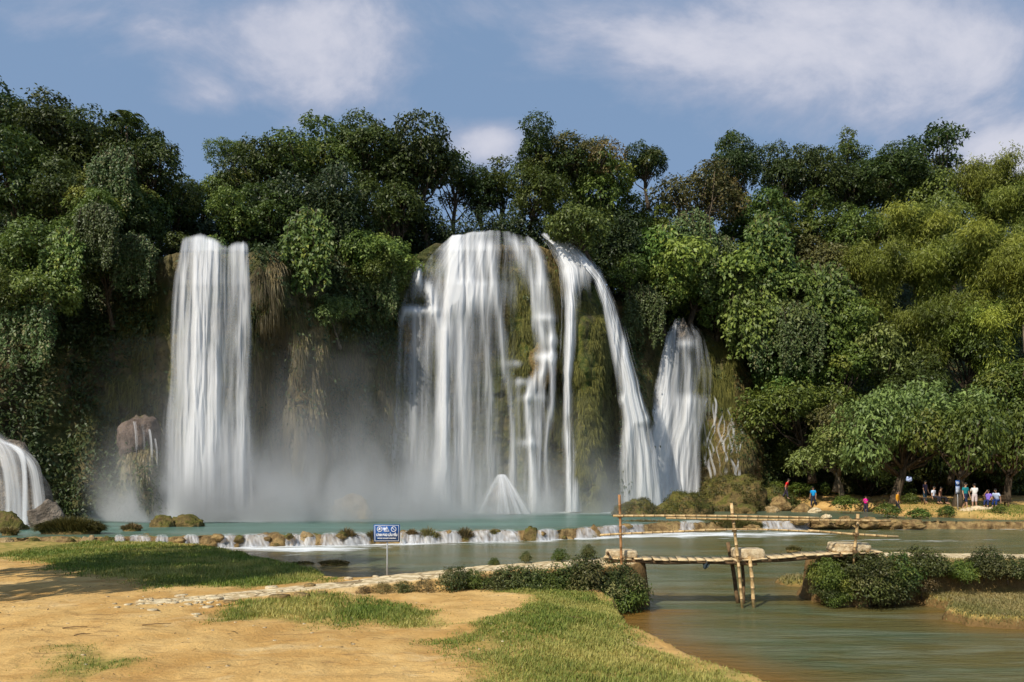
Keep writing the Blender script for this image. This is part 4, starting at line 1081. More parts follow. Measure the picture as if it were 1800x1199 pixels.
# central dome
sheet(wc, [(776, 405), (752, 430), (722, 470), (704, 520), (690, 560), (688, 640), (684, 760), (672, 902)], [(946, 408), (968, 440), (982, 500), (990, 580), (992, 660), (990, 760), (990, 900)],
      [(403, 54.6), (412, 53.6), (440, 52.6), (500, 52.0), (640, 51.6), (902, 51.1)],
      [([(832, 403, 105), (825, 430, 125), (822, 480, 122), (822, 540, 112)], .75), ([(828, 500, 108), (830, 620, 108), (830, 760, 108), (832, 902, 120)], .48),
       ([(806, 412, 30), (798, 440, 32), (792, 520, 24), (787, 620, 20), (782, 760, 18), (774, 902, 30)], .75), ([(862, 430, 20), (878, 520, 16), (888, 620, 14), (897, 740, 13), (902, 880, 16)], .6),
       ([(846, 430, 14), (856, 560, 12), (862, 700, 10), (866, 880, 16)], .35), ([(820, 430, 16), (816, 560, 14), (812, 700, 14), (812, 900, 18)], .3),
       ([(758, 424, 20), (738, 455, 18), (742, 490, 16), (760, 530, 22), (774, 580, 22), (776, 700, 18), (773, 900, 24)], .75),
       ([(735, 470, 26), (716, 520, 28), (706, 548, 26), (700, 600, 18), (696, 700, 16), (689, 902, 26)], .55), ([(735, 550, 60), (732, 640, 66), (730, 760, 74), (726, 900, 96)], .40),
       ([(905, 420, 22), (926, 460, 20), (940, 520, 22), (946, 600, 20)], .55), ([(930, 418, 16), (952, 460, 18), (966, 520, 20), (970, 590, 20), (966, 640, 20)], .6),
       ([(962, 630, 26), (944, 665, 20), (932, 700, 12), (930, 800, 12), (940, 895, 24)], .65), ([(974, 620, 14), (966, 690, 12), (962, 800, 10), (960, 895, 16)], .5), ([(948, 660, 10), (945, 760, 9), (944, 895, 12)], .4),
       ([(930, 430, 50), (952, 520, 50), (958, 640, 52), (952, 760, 60), (950, 895, 84)], .32),
       ([(914, 668, 22), (912, 760, 26), (910, 890, 40)], .22)],
      .03, [(730, 546, 34, 8, .75), (700, 560, 14, 10, .3), (906, 640, 14, 7, .35), (935, 700, 16, 8, .35), (925, 780, 16, 8, .3), (972, 600, 14, 12, .6), (955, 628, 22, 9, .5), (918, 672, 14, 8, .4), (955, 500, 10, 20, .3), (960, 560, 20, 8, .35)], nu=230, nv=170, topfade=3, crest=[(0, 24), (.12, 10), (.3, 2), (.5, -3), (.7, -1), (.85, 4), (1, 14)])
# right shoulder, parting round the mossy pillar
sheet(wc, [(944, 408), (964, 430), (982, 470), (986, 540), (984, 640), (984, 760), (982, 900)], [(962, 408), (1010, 430), (1050, 470), (1060, 520), (1062, 640), (1064, 760), (1066, 900)],
      [(406, 54.8), (430, 53.8), (480, 52.8), (540, 52.1), (740, 51.6), (900, 51.0)],
      [([(955, 408, 12), (974, 430, 20), (992, 462, 28), (1001, 500, 32), (999, 560, 24), (997, 640, 21), (998, 760, 24), (1001, 900, 34)], .95), ([(975, 425, 34), (1000, 450, 60), (1014, 475, 66), (1012, 500, 48)], .85), ([(990, 520, 30), (988, 640, 26), (990, 760, 30), (996, 900, 44)], .25)], .02, nu=160, nv=150, topfade=3)
sheet(wc, [(960, 410), (990, 430), (1012, 462), (1040, 492), (1056, 540), (1068, 620), (1080, 720), (1082, 790), (1078, 898)], [(975, 410), (1020, 430), (1054, 466), (1080, 510), (1102, 570), (1122, 650), (1150, 740), (1164, 800), (1174, 895)],
      [(406, 54.9), (430, 53.9), (480, 52.9), (540, 52.3), (640, 52.4), (740, 53.0), (898, 53.6)],
      [([(1000, 430, 34), (1034, 470, 36), (1054, 500, 26), (1070, 550, 26), (1088, 610, 32), (1104, 670, 38), (1118, 725, 50)], .75), ([(1110, 700, 44), (1104, 760, 30), (1094, 820, 30), (1090, 897, 40)], .75),
       ([(1126, 715, 44), (1130, 780, 66), (1134, 894, 84)], .9), ([(1020, 450, 50), (1050, 490, 44), (1072, 560, 40), (1090, 640, 60), (1108, 720, 76)], .6)], .02, [(1092, 705, 14, 8, .4), (1135, 738, 18, 8, .5)], nu=130, nv=150, topfade=3)
# right
sheet(wr, [(1184, 556), (1166, 590), (1150, 650), (1132, 720), (1112, 780), (1086, 893)], [(1212, 556), (1248, 592), (1264, 650), (1262, 740), (1252, 820), (1250, 888)],
      [(552, 60.8), (570, 60.0), (600, 59.2), (700, 58.6), (893, 57.8)],
      [([(1188, 560, 14), (1178, 600, 34), (1172, 650, 50), (1168, 720, 66), (1164, 790, 84), (1156, 893, 112)], .9), ([(1210, 700, 50), (1208, 780, 56), (1204, 890, 76)], .45), ([(1146, 720, 30), (1136, 800, 56), (1126, 893, 76)], .85), ([(1206, 600, 14), (1210, 660, 18), (1208, 760, 26), (1204, 890, 44)], .45),
       ([(1216, 575, 30), (1234, 620, 34), (1240, 680, 30), (1240, 740, 26)], .22)], .05, [(1212, 605, 14, 8, .35)], nu=150, topfade=5)
rt = np.random.default_rng(12)
for k in range(15):
    x_ = 1222 + 78 * (k + rt.uniform(-.4, .4)) / 14; y_ = 690 + rt.uniform(-4, 24) + 30 * abs(x_ - 1250) / 50 * (x_ > 1250); pts = []
    for q in range(9):
        pts.append((x_, y_, rt.uniform(5, 9) + (4 if q > 5 else 0), terr_depth(x_, y_) - .28)); x_ += rt.uniform(-7, 8) - (3 if x_ > 1285 else 0); y_ += rt.uniform(12, 24)
        if y_ > 872: break
    st(wr, 'mv'[k % 3 == 1], pts, fin=.10, fout=.12, nu=6, nv=60)
for a_, b_, w_ in ((236, 738, 12), (250, 742, 10), (262, 752, 10), (272, 768, 8)):
    st(wl, 't', [(a_, b_, w_, 40.6), (a_ + 4, b_ + 30, w_, 40.2), (a_ + 6, b_ + 110, w_, 40.1)], fin=.1, fout=.4, nu=6, nv=30)
# far left, over its rounded rock
st(wf, 'm', [(-60, 752, 60, 36.6), (-20, 762, 70, 35.8), (10, 790, 70, 35.3), (25, 850, 60, 35.0), (30, 928, 70, 34.8)], fin=.03)
st(wf, 'm', [(-10, 770, 40, 36.2), (30, 788, 40, 35.6), (58, 815, 44, 35.2), (68, 860, 44, 35.0), (74, 922, 50, 34.8)], fin=.05)
st(wf, 'd', [(0, 775, 16, 35.7), (34, 792, 22, 35.3), (44, 830, 16, 35.0), (46, 922, 24, 34.7)], fin=.08)
st(wf, 'v', [(-10, 775, 120, 36), (20, 800, 120, 35.3), (30, 860, 125, 35), (34, 928, 140, 34.7)], fin=.04)
st(wf, 'd', [(-40, 790, 40, 35.2), (-20, 830, 30, 34.9), (-10, 928, 40, 34.6)], fin=.1)

# ------------------------------------------------------------------ rocks
def rock_mesh(name, size, seed, mat, sub=4, rough=.28, flat=0.0, peaks=1.6):
    import bmesh
    bm = bmesh.new(); bmesh.ops.create_icosphere(bm, subdivisions=sub, radius=1.0)
    co = np.array([v.co[:] for v in bm.verts])
    n = fbm(co[:, 0] * peaks + seed, co[:, 1] * peaks, co[:, 2] * peaks, 4, seed) * 2
    n2 = fbm(co[:, 0] * 6 + seed, co[:, 1] * 6, co[:, 2] * 6, 3, seed + 3)
    n3 = np.abs(fbm(co[:, 0] * 3 + seed, co[:, 1] * 3, co[:, 2] * 4.5, 3, seed + 9))
    r = 1 + rough * n * 1.4 + rough * .6 * n2 - rough * .9 * n3
    co = co * r[:, None]
    if flat: co[:, 2] = np.where(co[:, 2] > flat, flat + (co[:, 2] - flat) * .25, co[:, 2])
    co = co * np.array(size)
    for v, c in zip(bm.verts, co): v.co = c
    me = bpy.data.meshes.new(name); bm.to_mesh(me); bm.free()
    me.polygons.foreach_set('use_smooth', np.ones(len(me.polygons), bool)); me.materials.append(mat); return me
def rock(px0, px1, pytop, pybase, d, mat, label, group='rocks in the water', seed=1, thick=.8, name='rock', sub=4, rough=.36, cat='rock', peaks=1.6):
    c = (px0 + px1) / 2; hw = (px1 - px0) / 2 * d / F; h = (pybase - pytop) * d / F
    p = P(c, pybase, d)
    me = rock_mesh(name, (hw, hw * thick, h), seed, mat, sub, rough, peaks=peaks)
    o = obj(name, me, None, (p.x, p.y, p.z)); tag(o, label, cat, group); return o
def tuft(px0, px1, pytop, pybase, d, mat, label, n=900, seed=1, name='grass_tuft', cat='grass tuft', group='tufts along the pool', thick=.6, wid=.02):
    """dome of blades on a little sod"""
    rng = np.random.default_rng(seed); hw = (px1 - px0) / 2 * d / F; h = (pybase - pytop) * d / F
    p = P((px0 + px1) / 2, pybase, d)
    x = rng.uniform(-1, 1, n); y = rng.uniform(-1, 1, n) * np.sqrt(1 - x * x)
    z0 = h * .45 * np.sqrt(np.clip(1 - x * x * .9 - y * y * .5, 0, 1)) * rng.uniform(.3, 1, n)
    b = np.stack([x * hw * .92, y * hw * thick, z0], 1)
    D = nrm(np.stack([x * .6 + rng.normal(0, .3, n), y * .6 + rng.normal(0, .3, n) - .1, np.full(n, 1.0)], 1)); L = h * rng.uniform(.35, .75, (n, 1))
    S = nrm(np.stack([rng.normal(0, 1, n), rng.normal(0, .4, n), 0 * x], 1)) * wid
    m_ = b + D * L * .6; t_ = b + D * L + np.stack([x * .2 * h, 0 * x, -np.abs(x) * .3 * h], 1)
    V = np.stack([b - S, b + S, m_ + S * .7, m_ - S * .7, t_], 1).reshape(-1, 3); k = np.arange(n) * 5
    root = empty(name, p); tag(root, label, cat, group)
    me = mesh_np('blades', V, [np.stack([k, k + 1, k + 2, k + 3], 1), np.stack([k + 3, k + 2, k + 4], 1)], mat, {'tint': np.repeat(rng.uniform(0, 1, n), 5), 'clump': np.repeat(rng.uniform(0, 1, n), 5)}, False)
    obj('blades', me, root)
    so_ = obj('sod', rock_mesh('sod', (hw * .95, hw * thick, h * .55), seed, M_MOSSROCK, 3, .2), root); return root
def bigrock_foliage(o, mat, n, L, seed, zmin=.1):
    """leafy creepers grown over a rock, as its part"""
    rng = np.random.default_rng(seed); me = o.data
    co = np.zeros(len(me.vertices) * 3); me.vertices.foreach_get('co', co); co = co.reshape(-1, 3)
    no = np.zeros(len(me.vertices) * 3); me.vertices.foreach_get('normal', no); no = no.reshape(-1, 3)
    ok = np.where(co[:, 2] > zmin)[0]; k = rng.choice(ok, n)
    f = fbm(co[k, 0] * .9, co[k, 1] * .9, co[k, 2] * .9, 3, seed) > -.06; k = k[f]
    C = co[k] + rng.normal(0, L * .6, (len(k), 3)) + no[k] * L * .3
    lv = leaves(rng, C, no[k], L, 3, width=.2, droop=.5)
    obj('creepers', foliage_mesh('creepers', [lv], mat), o)

# mounds by the right waterfall
r1 = rock(1078, 1152, 872, 906, 47.1, M_MOSSROCK, 'pointed mossy rock in the pool behind the left bridge post', seed=31, peaks=1.2, thick=.7); bigrock_foliage(r1, M_GREENMOSS, 2500, .10, 1)
r2 = rock(1145, 1262, 866, 908, 47, M_MOSSROCK, 'long low mossy rock at the foot of the right waterfall', seed=32, thick=.6); bigrock_foliage(r2, M_GREENMOSS, 3500, .11, 2)
r3 = rock(1225, 1345, 832, 900, 55, M_MOSSROCK, 'large mossy boulder mound right of the right waterfall', seed=33, thick=.6); bigrock_foliage(r3, M_GREENMOSS, 5000, .13, 3)
r4 = rock(1268, 1338, 800, 850, 59.5, M_BROWNROCK, 'tan rounded boulder high on the mound beside the trickling water', seed=34, thick=.6, rough=.38); bigrock_foliage(r4, M_GREENMOSS, 1500, .14, 4)
r5 = rock(1320, 1400, 862, 898, 57, M_MOSSROCK, 'brushy boulder below the person in red', seed=35); bigrock_foliage(r5, M_BUSH, 3000, .16, 5)
rock(1392, 1428, 884, 900, 53, M_BROWNROCK, 'yellowish boulder by the sandy shore under the person in blue', seed=36)
rock(1285, 1330, 885, 903, 50, M_MOSSROCK, 'low mossy rock in front of the large mound', seed=37)
rock(1345, 1372, 888, 901, 52, M_TANROCK, 'small ochre rock at the waterline of the sandy shore', seed=38)
rock(1420, 1444, 892, 899, 51.5, M_PALE, 'pale rock on the sandy shore left of the round bush', seed=39)
rock(570, 668, 872, 918, 43, M_TANROCK, 'large slanting boulder half lost in the mist between the falls', seed=41, rough=.35, thick=.6, peaks=1.0)
rock(695, 745, 880, 908, 47, M_WETROCK, 'wet rock in the spray left of the central falls', seed=42, rough=.35)
rock(262, 308, 903, 927, 34.4, M_MOSSROCK, 'left half of the long mossy boulder before the left waterfall', 'boulders before the left waterfall', seed=43, thick=.5)
rock(298, 362, 905, 926, 34.8, M_MOSSROCK, 'flat topped right half of the long mossy boulder before the left waterfall', 'boulders before the left waterfall', seed=44, thick=.45)
rock(50, 118, 888, 928, 34.3, M_WETROCK, 'rounded boulder in mist at the foot of the low left waterfall', seed=45, thick=.6)
rock(-30, 42, 900, 932, 32.5, M_MOSSROCK, 'mossy boulder at the left edge with water running over it', seed=46, thick=.6)
rock(212, 282, 730, 775, 41.6, M_PINKROCK, 'pinkish brown boulder jutting from the cliff left of the tall left waterfall', 'boulders on the cliff', seed=47, thick=.9, rough=.3)
rock(-60, 92, 768, 930, 36.6, M_WETROCK, 'big dark boulder under the low left waterfall', seed=48, thick=.55, rough=.14)
rock(702, 760, 548, 590, 52.9, M_MOSSROCK, 'wet ledge boulder under the left shoulder of the central falls', 'boulders on the cliff', seed=49, thick=.6)
rock(925, 975, 612, 650, 52.6, M_MOSSROCK, 'stepped wet boulder in the middle of the central falls', 'boulders on the cliff', seed=50, thick=.5, rough=.4)
rock(1192, 1210, 562, 586, 60.2, M_WETROCK, 'dark knob of rock at the top of the right waterfall', 'boulders on the cliff', seed=51, thick=.7)
rock(1085, 1135, 750, 830, 55.5, M_MOSSROCK, 'brown rock ledge under the joining streams right of the central falls', 'boulders on the cliff', seed=52, thick=.5)
# cone of rock with its own little fall
cr = rock(852, 916, 850, 910, 49.6, M_WETROCK, 'cone shaped wet rock under the central waterfall veiled by water', seed=53, rough=.06, peaks=.8)
ct = empty('waterfall', base_at(882, 903, 48.6)); tag(ct, 'small tent shaped cascade spreading over the cone rock at the foot of the central falls', 'waterfall')
for k, x1 in enumerate(np.linspace(838, 932, 15)):
    x0 = 881 + (x1 - 881) * .08; q = 1 - ((x1 - 884) / 50) ** 2
    st(ct, 'vmvmvvmvmvvmvmv'[k], [(x0, 833, 13, 49.6), (x0 + (x1 - x0) * .27, 850, 13, 49.3 - .4 * q), (x0 + (x1 - x0) * .60, 874, 17, 49.0 - .9 * q), (x1, 904, 24, 48.8 - 1.2 * q)], fin=.05, nu=8, nv=24, bulge=.1)

# ------------------------------------------------------------------ travertine ledge with its cascades
def weir_pt(px, z, o=0.0):
    d = float(tab(px, WEIR, 1)) + o
    return ((px - 900) / F * d, d, z)
def build_ledge():
    pxs = np.arange(-700, 2400, 1.6); prof = [(.9, -.4), (.8, .36), (.35, .485), (.0, .47), (-.18, .40), (-.32, .2), (-.45, 0.0), (-.6, -.5)]
    V = []
    for j, (o, z) in enumerate(prof):
        d = tab(pxs, WEIR, 1) + o
        x = (pxs - 900) / F * d
        n = fbm(x * 1.2, j * .7, 0, 4, seed=9); n2 = fbm(x * 4, j * 1.3, 0, 3, seed=19)
        d = d + (n * .8 + n2 * .25) * (1 if 1 < j < 7 else 0)
        zz = z + (n * .22 + n2 * .10 - .02) * (1 if 1 <= j <= 6 else 0)
        V.append(np.stack([(pxs - 900) / F * d, d, zz], 1))
    V = np.stack(V, 1).reshape(-1, 3)
    me = mesh_np('rock_ledge', V, grid_faces(len(pxs), len(prof)), M_BROWNROCK)
    tag(obj('rock_ledge', me), kind='structure')
build_ledge()
CASC = [(204, 216), (230, 262), (276, 292), (326, 346), (384, 420), (426, 470), (504, 522), (524, 552), (566, 600), (608, 646), (704, 720), (722, 740), (744, 770), (772, 806), (828, 866), (868, 908), (948, 976), (1016, 1046), (1052, 1088), (1090, 1130), (1198, 1216), (1340, 1375), (1378, 1420)]
MF['c'] = m_fall(1.0, .46, .20, 'small_cascade_water')
CG = 'little cascades over the ledge'
def lab_c(a, b):
    w_ = ['left of the sign near the mossy boulders', 'left of the sign off the lawn tip', 'directly left of the blue sign', 'directly right of the blue sign', 'between the sign and the bridge', 'behind the left bridge post', 'far behind the centre bridge post'][lab_w(a)]
    k = [q for q in CASC if lab_w(q[0]) == lab_w(a)].index((a, b))
    return '%s little white cascade from the left, %s' % (['first', 'second', 'third', 'fourth', 'fifth'][k], w_)
def lab_w(a): return sum(a >= q for q in (370, 500, 650, 830, 1000, 1150))
for a, b in CASC:
    A_, B_ = a, b; a -= 4; b += 5
    V, U1, U2 = [], [], []
    n = 18; prof = [(.3, .515), (.0, .525), (-.25, .50), (-.44, .38), (-.58, .20), (-.72, .05), (-.95, -.02)]
    ox, oy, _ = weir_pt((a + b) / 2, 0, -.5)
    for i in range(n):
        u = i / (n - 1)
        for j, (o, z) in enumerate(prof):
            spread = 1 + (.12 + .3 * ((a * 7) % 10) / 10) * j / 6
            px = (a + b) / 2 + (u - .5) * (b - a) * spread
            x, y, _ = weir_pt(px, 0, (o if j < 2 else o * (.75 + .5 * float(vnoise(u * 5 + a, 0)))) - .10)
            V.append((x - ox, y - oy, z - .06 * (2 * u - 1) ** 2 - (.10 * float(vnoise(u * 4 + a * .31, 3)) if j > 0 else 0) * (1 - j / 6))); U1.append((u, j / 6)); U2.append((x * 1.5 + a, j * .1))
    rr = np.random.default_rng(A_); fl = [(.45 + .5 * sstep(0, .25, .5 - abs(v[0] - .5))) * (.40 + .55 * rr.random()) * (.5 + .5 * min(1, v[1] * 4)) * float(sstep(0, .16, .5 - abs(v[0] - .5))) for v in U1]
    me = mesh_np('cascade', np.array(V), grid_faces(n, len(prof)), M_SHEET, {'flow': np.array(fl)}, True, {'met': np.array(U2) * np.array([[1.6, 2.5]])})
    tag(obj('cascade', me, None, (ox, oy, 0)), lab_c(A_, B_), 'cascade', CG)
rg = np.random.default_rng(44); SM = [rock_mesh('ledge_stone', (.15, .12, .10), 700 + i, M_BROWNROCK if i % 2 else M_MOSSROCK, 3, .4) for i in range(5)]
SP = sorted([float(rg.uniform(240, 1130)) for _ in range(30)]); cnt = {}
SEC = ['off the lawn left part', 'off the lawn tip', 'directly left of the blue sign', 'directly right of the blue sign', 'between sign and bridge', 'behind the left bridge post', 'behind the bridge']
ORD = 'first second third fourth fifth sixth seventh eighth ninth tenth eleventh twelfth thirteenth fourteenth'.split()
def sec_of(a): return sum(a >= q for q in (370, 500, 650, 830, 1000, 1150))
for i, px in enumerate(SP):
    k_ = sec_of(px); cnt[k_] = cnt.get(k_, 0) + 1; x, y, z = weir_pt(px, rg.choice([.42, .30, .05, .0]), rg.uniform(-.75, -.2))
    o = obj('ledge_stone', SM[i % 5], None, (x, y, z)); o.rotation_euler = (0, 0, rg.uniform(0, 6)); sc_ = rg.uniform(.6, 1.7); o.scale = (sc_ * rg.uniform(.8, 1.6), sc_, sc_)
    tag(o, '%s small dark ledge stone from the left, %s' % (ORD[cnt[k_] - 1], SEC[k_]), 'stone', 'small stones along the ledge')
LR = [(113, 136, 942, 962, 'dark bushy rock at the left start of the ledge', M_MOSSROCK), (136, 172, 940, 962, 'ochre rock second on the ledge from the left', M_TANROCK), (172, 206, 940, 962, 'mossy dark rock left of the first cascade', M_MOSSROCK),
      (262, 284, 943, 958, 'squat brown rock right of the wide low cascade', M_BROWNROCK), (292, 326, 942, 960, 'brown rock before the lawn middle', M_BROWNROCK), (346, 384, 942, 958, 'flat brown rock before the curved cascade', M_BROWNROCK),
      (470, 504, 938, 956, 'square topped brown rock on the ledge near the lawn tip', M_BROWNROCK), (526, 552, 934, 948, 'ochre cap rock above the broken cascade', M_TANROCK), (892, 908, 940, 952, 'small rock at the end of the long cascade', M_BROWNROCK),
      (918, 948, 924, 951, 'tall dark rock capped with grass right of the long cascade', M_MOSSROCK), (1030, 1056, 926, 944, 'brown rock left of the bridge post cascade', M_BROWNROCK),
      (0, 26, 944, 956, 'flat pale rock at the far left of the ledge', M_TANROCK), (46, 74, 944, 958, 'low rock with greenery left on the ledge', M_MOSSROCK)]
for i, (a, b, t_, q, lab, mt) in enumerate(LR):
    d = float(tab((a + b) / 2, WEIR, 1)) - .35
    rock(a, b, t_, q, d, mt, lab, 'rocks on the ledge', seed=60 + i, thick=.7, sub=3, rough=.35)
for i, (a, b, t_, q, lab) in enumerate([(598, 622, 925, 950, 'brown grass tuft between the two fanning cascades'), (645, 662, 930, 952, 'brown tuft hidden partly by the blue sign'), (716, 732, 928, 944, 'slim tuft right of the sign'),
        (738, 768, 924, 950, 'wide brown tuft on the ledge right of the sign'), (803, 830, 924, 950, 'round brown tuft left of the long cascade'), (862, 872, 928, 944, 'thin upright tuft in the long cascade')]):
    tuft(a, b, t_, q, float(tab((a + b) / 2, WEIR, 1)) - .35, M_TANMOSS, lab, 500, 80 + i, group='tufts on the ledge', wid=.016)
tuft(68, 180, 906, 938, 29.8, M_GREENMOSS, 'wide reedy grass islet at the left of the pool', 5000, 90, thick=.35)
tuft(216, 248, 917, 933, 31.6, M_TANMOSS, 'small grass tuft left of the long mossy boulder', 500, 91)
tuft(4, 30, 922, 941, 29.0, M_TANMOSS, 'small tuft near the left edge of the pool', 400, 92)
tuft(560, 614, 982, 992, 22.6, M_TANMOSS, 'low brown weed patch in the shallow river left of the sign', 900, 93, group='weeds in the river', thick=.4, wid=.01)
tuft(512, 552, 985, 991, 23.0, M_TANMOSS, 'thin weed patch near the lawn tip', 400, 94, group='weeds in the river', thick=.4, wid=.01)
tuft(1382, 1408, 957, 968, 24.5, M_TANMOSS, 'little weedy clump seen over the bridge deck', 400, 95, group='weeds in the river', wid=.012)
tuft(1050, 1215, 912, 928, 39.5, M_TANMOSS, 'long band of brown reeds on the ledge behind the bridge rails', 5000, 96, group='reeds on the far ledge', thick=.18)
tuft(1215, 1345, 908, 934, 40.3, M_GREENMOSS, 'dark leafy reeds on the ledge behind the centre post', 4500, 97, group='reeds on the far ledge', thick=.2)
for i, (a, b, t_, q, lab, mt) in enumerate([(1298, 1345, 914, 930, 'brown rock on the far ledge left of the pair of cascades', M_BROWNROCK), (1424, 1470, 905, 920, 'yellow brown rock on the far ledge', M_TANROCK), (1442, 1462, 901, 909, 'whitish stone on the far ledge', M_PALE),
        (1466, 1502, 903, 919, 'low ochre rock left of the right bridge post', M_TANROCK), (1505, 1542, 902, 920, 'ochre rock right of the right bridge post', M_BROWNROCK), (1545, 1580, 905, 922, 'flat rock below the round bush', M_TANROCK),
        (1580, 1620, 908, 924, 'flat tan shelf rock at the bank edge', M_TANROCK), (1390, 1422, 908, 918, 'low rock between the far cascades', M_BROWNROCK)]):
    rock(a, b, q - (q - t_) * .62, q, 40.2, M_BROWNROCK if mt is M_TANROCK else mt, lab, 'rocks on the far ledge', seed=110 + i, thick=.8, sub=4, rough=.42)

# ------------------------------------------------------------------ bushes
def bush_variant(key, seed, mat, L, n=9, dens=60):
    rng = np.random.default_rng(seed); lobes = crown_lobes(rng, .5, n, .8, (.38, .6))
    lv = lobe_leaves(rng, lobes, L, dens, 5, droop=.3, width=.22, spray=.9)
    cs_, os2 = [], []
    for q in range(46):
        d_ = rng.normal(0, 1, 3); d_[2] = abs(d_[2]) * 1.3 + .1; d_ /= np.linalg.norm(d_); r0_ = rng.uniform(.38, .5); ln_ = rng.uniform(.04, .20)
        for f_ in np.linspace(0, 1, 8): cs_.append(d_ * (r0_ + ln_ * f_) + rng.normal(0, .008, 3) - np.array([0, 0, .10 * f_ * f_])); os2.append(d_)
    l2 = leaves(rng, np.array(cs_), np.array(os2), L, 2, width=.2, droop=.4, spray=.3)
    st_ = trunk_geo(rng, .5, lobes, .45, .018, sides=5)
    TREEV[key] = (foliage_mesh('leaves', [lv, l2], mat), st_.mesh('stems', M_BARK), .5, .45)
for i in range(3): bush_variant('bush%d' % i, 300 + i, M_BUSH, .066, 10 + i, 190)
bush_variant('bushdark', 306, M_LMID, .070, 11, 180)
bush_variant('bushdry', 307, M_TANMOSS, .06, 9, 90)
for i in range(2): bush_variant('farbush%d' % i, 310 + i, M_LMID, .13, 9, 36)
def bush(key, x, y, z, r, label, group, zs=1.0, seed=1):
    lf, stm, R, H = TREEV[key]; rng = random.Random(seed * 77 + int(x * 100))
    r *= rng.uniform(.84, 1.12); zs *= rng.uniform(.85, 1.15)
    s = r / R; root = empty('bush', (x, y, z), rng.uniform(0, 6.28)); root.scale = (s, s, s * zs)
    tag(root, label, 'bush', group)
    for nm, me in (('leaves', lf), ('stems', stm)): link(bpy.data.objects.new(nm, me), root).location = (0, 0, H)
BL = [(640, 1047, .16, 'leftmost low bush under the stone path', 'bushdry'), (672, 1044, .16, 'small dry bush second from the left under the path', 'bushdry'), (712, 1040, .18, 'small dark bush under the path behind the grass strip', 'bush0'),
      (748, 1036, .2, 'bush under the path left of the sand hollow', 'bushdry'), (800, 1030, .28, 'rounded bush above the sand hollow', 'bush1'), (835, 1027, .27, 'bush where the dense bank of bushes begins', 'bushdark'),
      (872, 1030, .36, 'low leafy bush at the left of the dense bank', 'bush2'), (905, 1020, .36, 'dark bush in the left part of the dense bank', 'bush0'), (935, 1032, .38, 'bush bulging toward the grass in the dense bank', 'bush1'),
      (968, 1022, .40, 'dark bush in the middle of the dense bank', 'bushdark'), (1000, 1036, .42, 'pale flecked bush in the middle of the dense bank', 'bush2'), (1032, 1018, .42, 'bush beneath the left bridge stone', 'bush0'),
      (1062, 1040, .44, 'large bush at the foot of the left bridge post', 'bush1'), (1092, 1020, .40, 'bush behind the left bridge post', 'bush2'), (1105, 1048, .40, 'rightmost bush overhanging the water by the bridge', 'bushdark'),
      (1075, 1062, .26, 'small bush at the waterline below the left post', 'bush0'), (1010, 1060, .26, 'low bush at the grass edge of the dense bank', 'bush1'), (950, 1054, .24, 'low dry bush at the grass edge', 'bushdry')]
for i, (px, py, r, lab, key) in enumerate(BL):
    d = 14.30 if px < 1000 else 14.55
    r *= 1.12
    if px >= 850: py += 8
    if px < 860: d = 13.75 + (px - 640) * .0025
    p = P(px, py, d); bush(key, p.x, p.y, p.z - r * .75, r, lab, 'bushes on the left embankment', .95, i)
BR = [(1450, 1004, .28, 'dark bush at the top corner of the right abutment facing the channel', 'bushdark'), (1452, 1036, .26, 'bush at the water corner of the right abutment', 'bush0'), (1470, 1010, .34, 'shadowy bush under the right end of the deck', 'bushdark'), (1475, 1040, .30, 'dark bush low on the right abutment', 'bushdark'), (1510, 1000, .42, 'tall bush beside the right bridge post', 'bush0'), (1528, 1030, .46, 'biggest bush at the front of the right abutment', 'bush1'),
      (1565, 1006, .40, 'bush behind the biggest right bush', 'bushdark'), (1572, 1038, .36, 'low bush at the water right of the biggest bush', 'bush2'), (1610, 1005, .36, 'bush in the right embankment row near the abutment', 'bush0'),
      (1648, 1000, .32, 'bright bush in the right embankment row', 'bush1'), (1690, 1002, .32, 'bush in the right row above the bare ochre patch', 'bushdark'), (1730, 1000, .32, 'bush in the right row above the dry grass', 'bush2'),
      (1772, 1004, .34, 'last full bush of the right embankment row', 'bush0'), (1812, 1002, .34, 'bush cut by the right picture edge', 'bush1'), (1620, 1034, .26, 'dry bush between abutment and dry grass', 'bushdry')]
for i, (px, py, r, lab, key) in enumerate(BR):
    d = 14.95 if px < 1600 else 15.25
    r *= 1.15 if px < 1600 else 1.08
    py += 2 if px >= 1600 else 7
    p = P(px, py, d); bush(key, p.x, p.y, p.z - r * .75, r, lab, 'bushes on the right embankment', .95, 40 + i)
for i, (px, py, d, r, lab) in enumerate([(1485, 885, 50.5, .85, 'round dark bush on the sandy shore'), (1560, 899, 43.5, .7, 'dark bush on the bank left of the person in orange'), (1616, 906, 43, .7, 'low pale leaved bush at the bank edge'),
        (1440, 868, 62, .9, 'bush behind the person in blue'), (1405, 872, 61, 1.0, 'bush between the person in red and the person in blue'), (1362, 862, 61, .9, 'yellowish bush left of the person in red'),
        (1600, 884, 50, .5, 'low bush at the foot of the big riverside tree'), (1665, 903, 44, .45, 'small bush left of the sign tree trunk'), (1755, 906, 42.3, .32, 'tiny white flowered bush on the right lawn')]):
    p = P(px, py, d); bush('farbush%d' % (i % 2), p.x, p.y, max(p.z - r * .6, bz(p.x, p.y) - .1), r, lab, 'bushes on the right bank', .8, 90 + i)
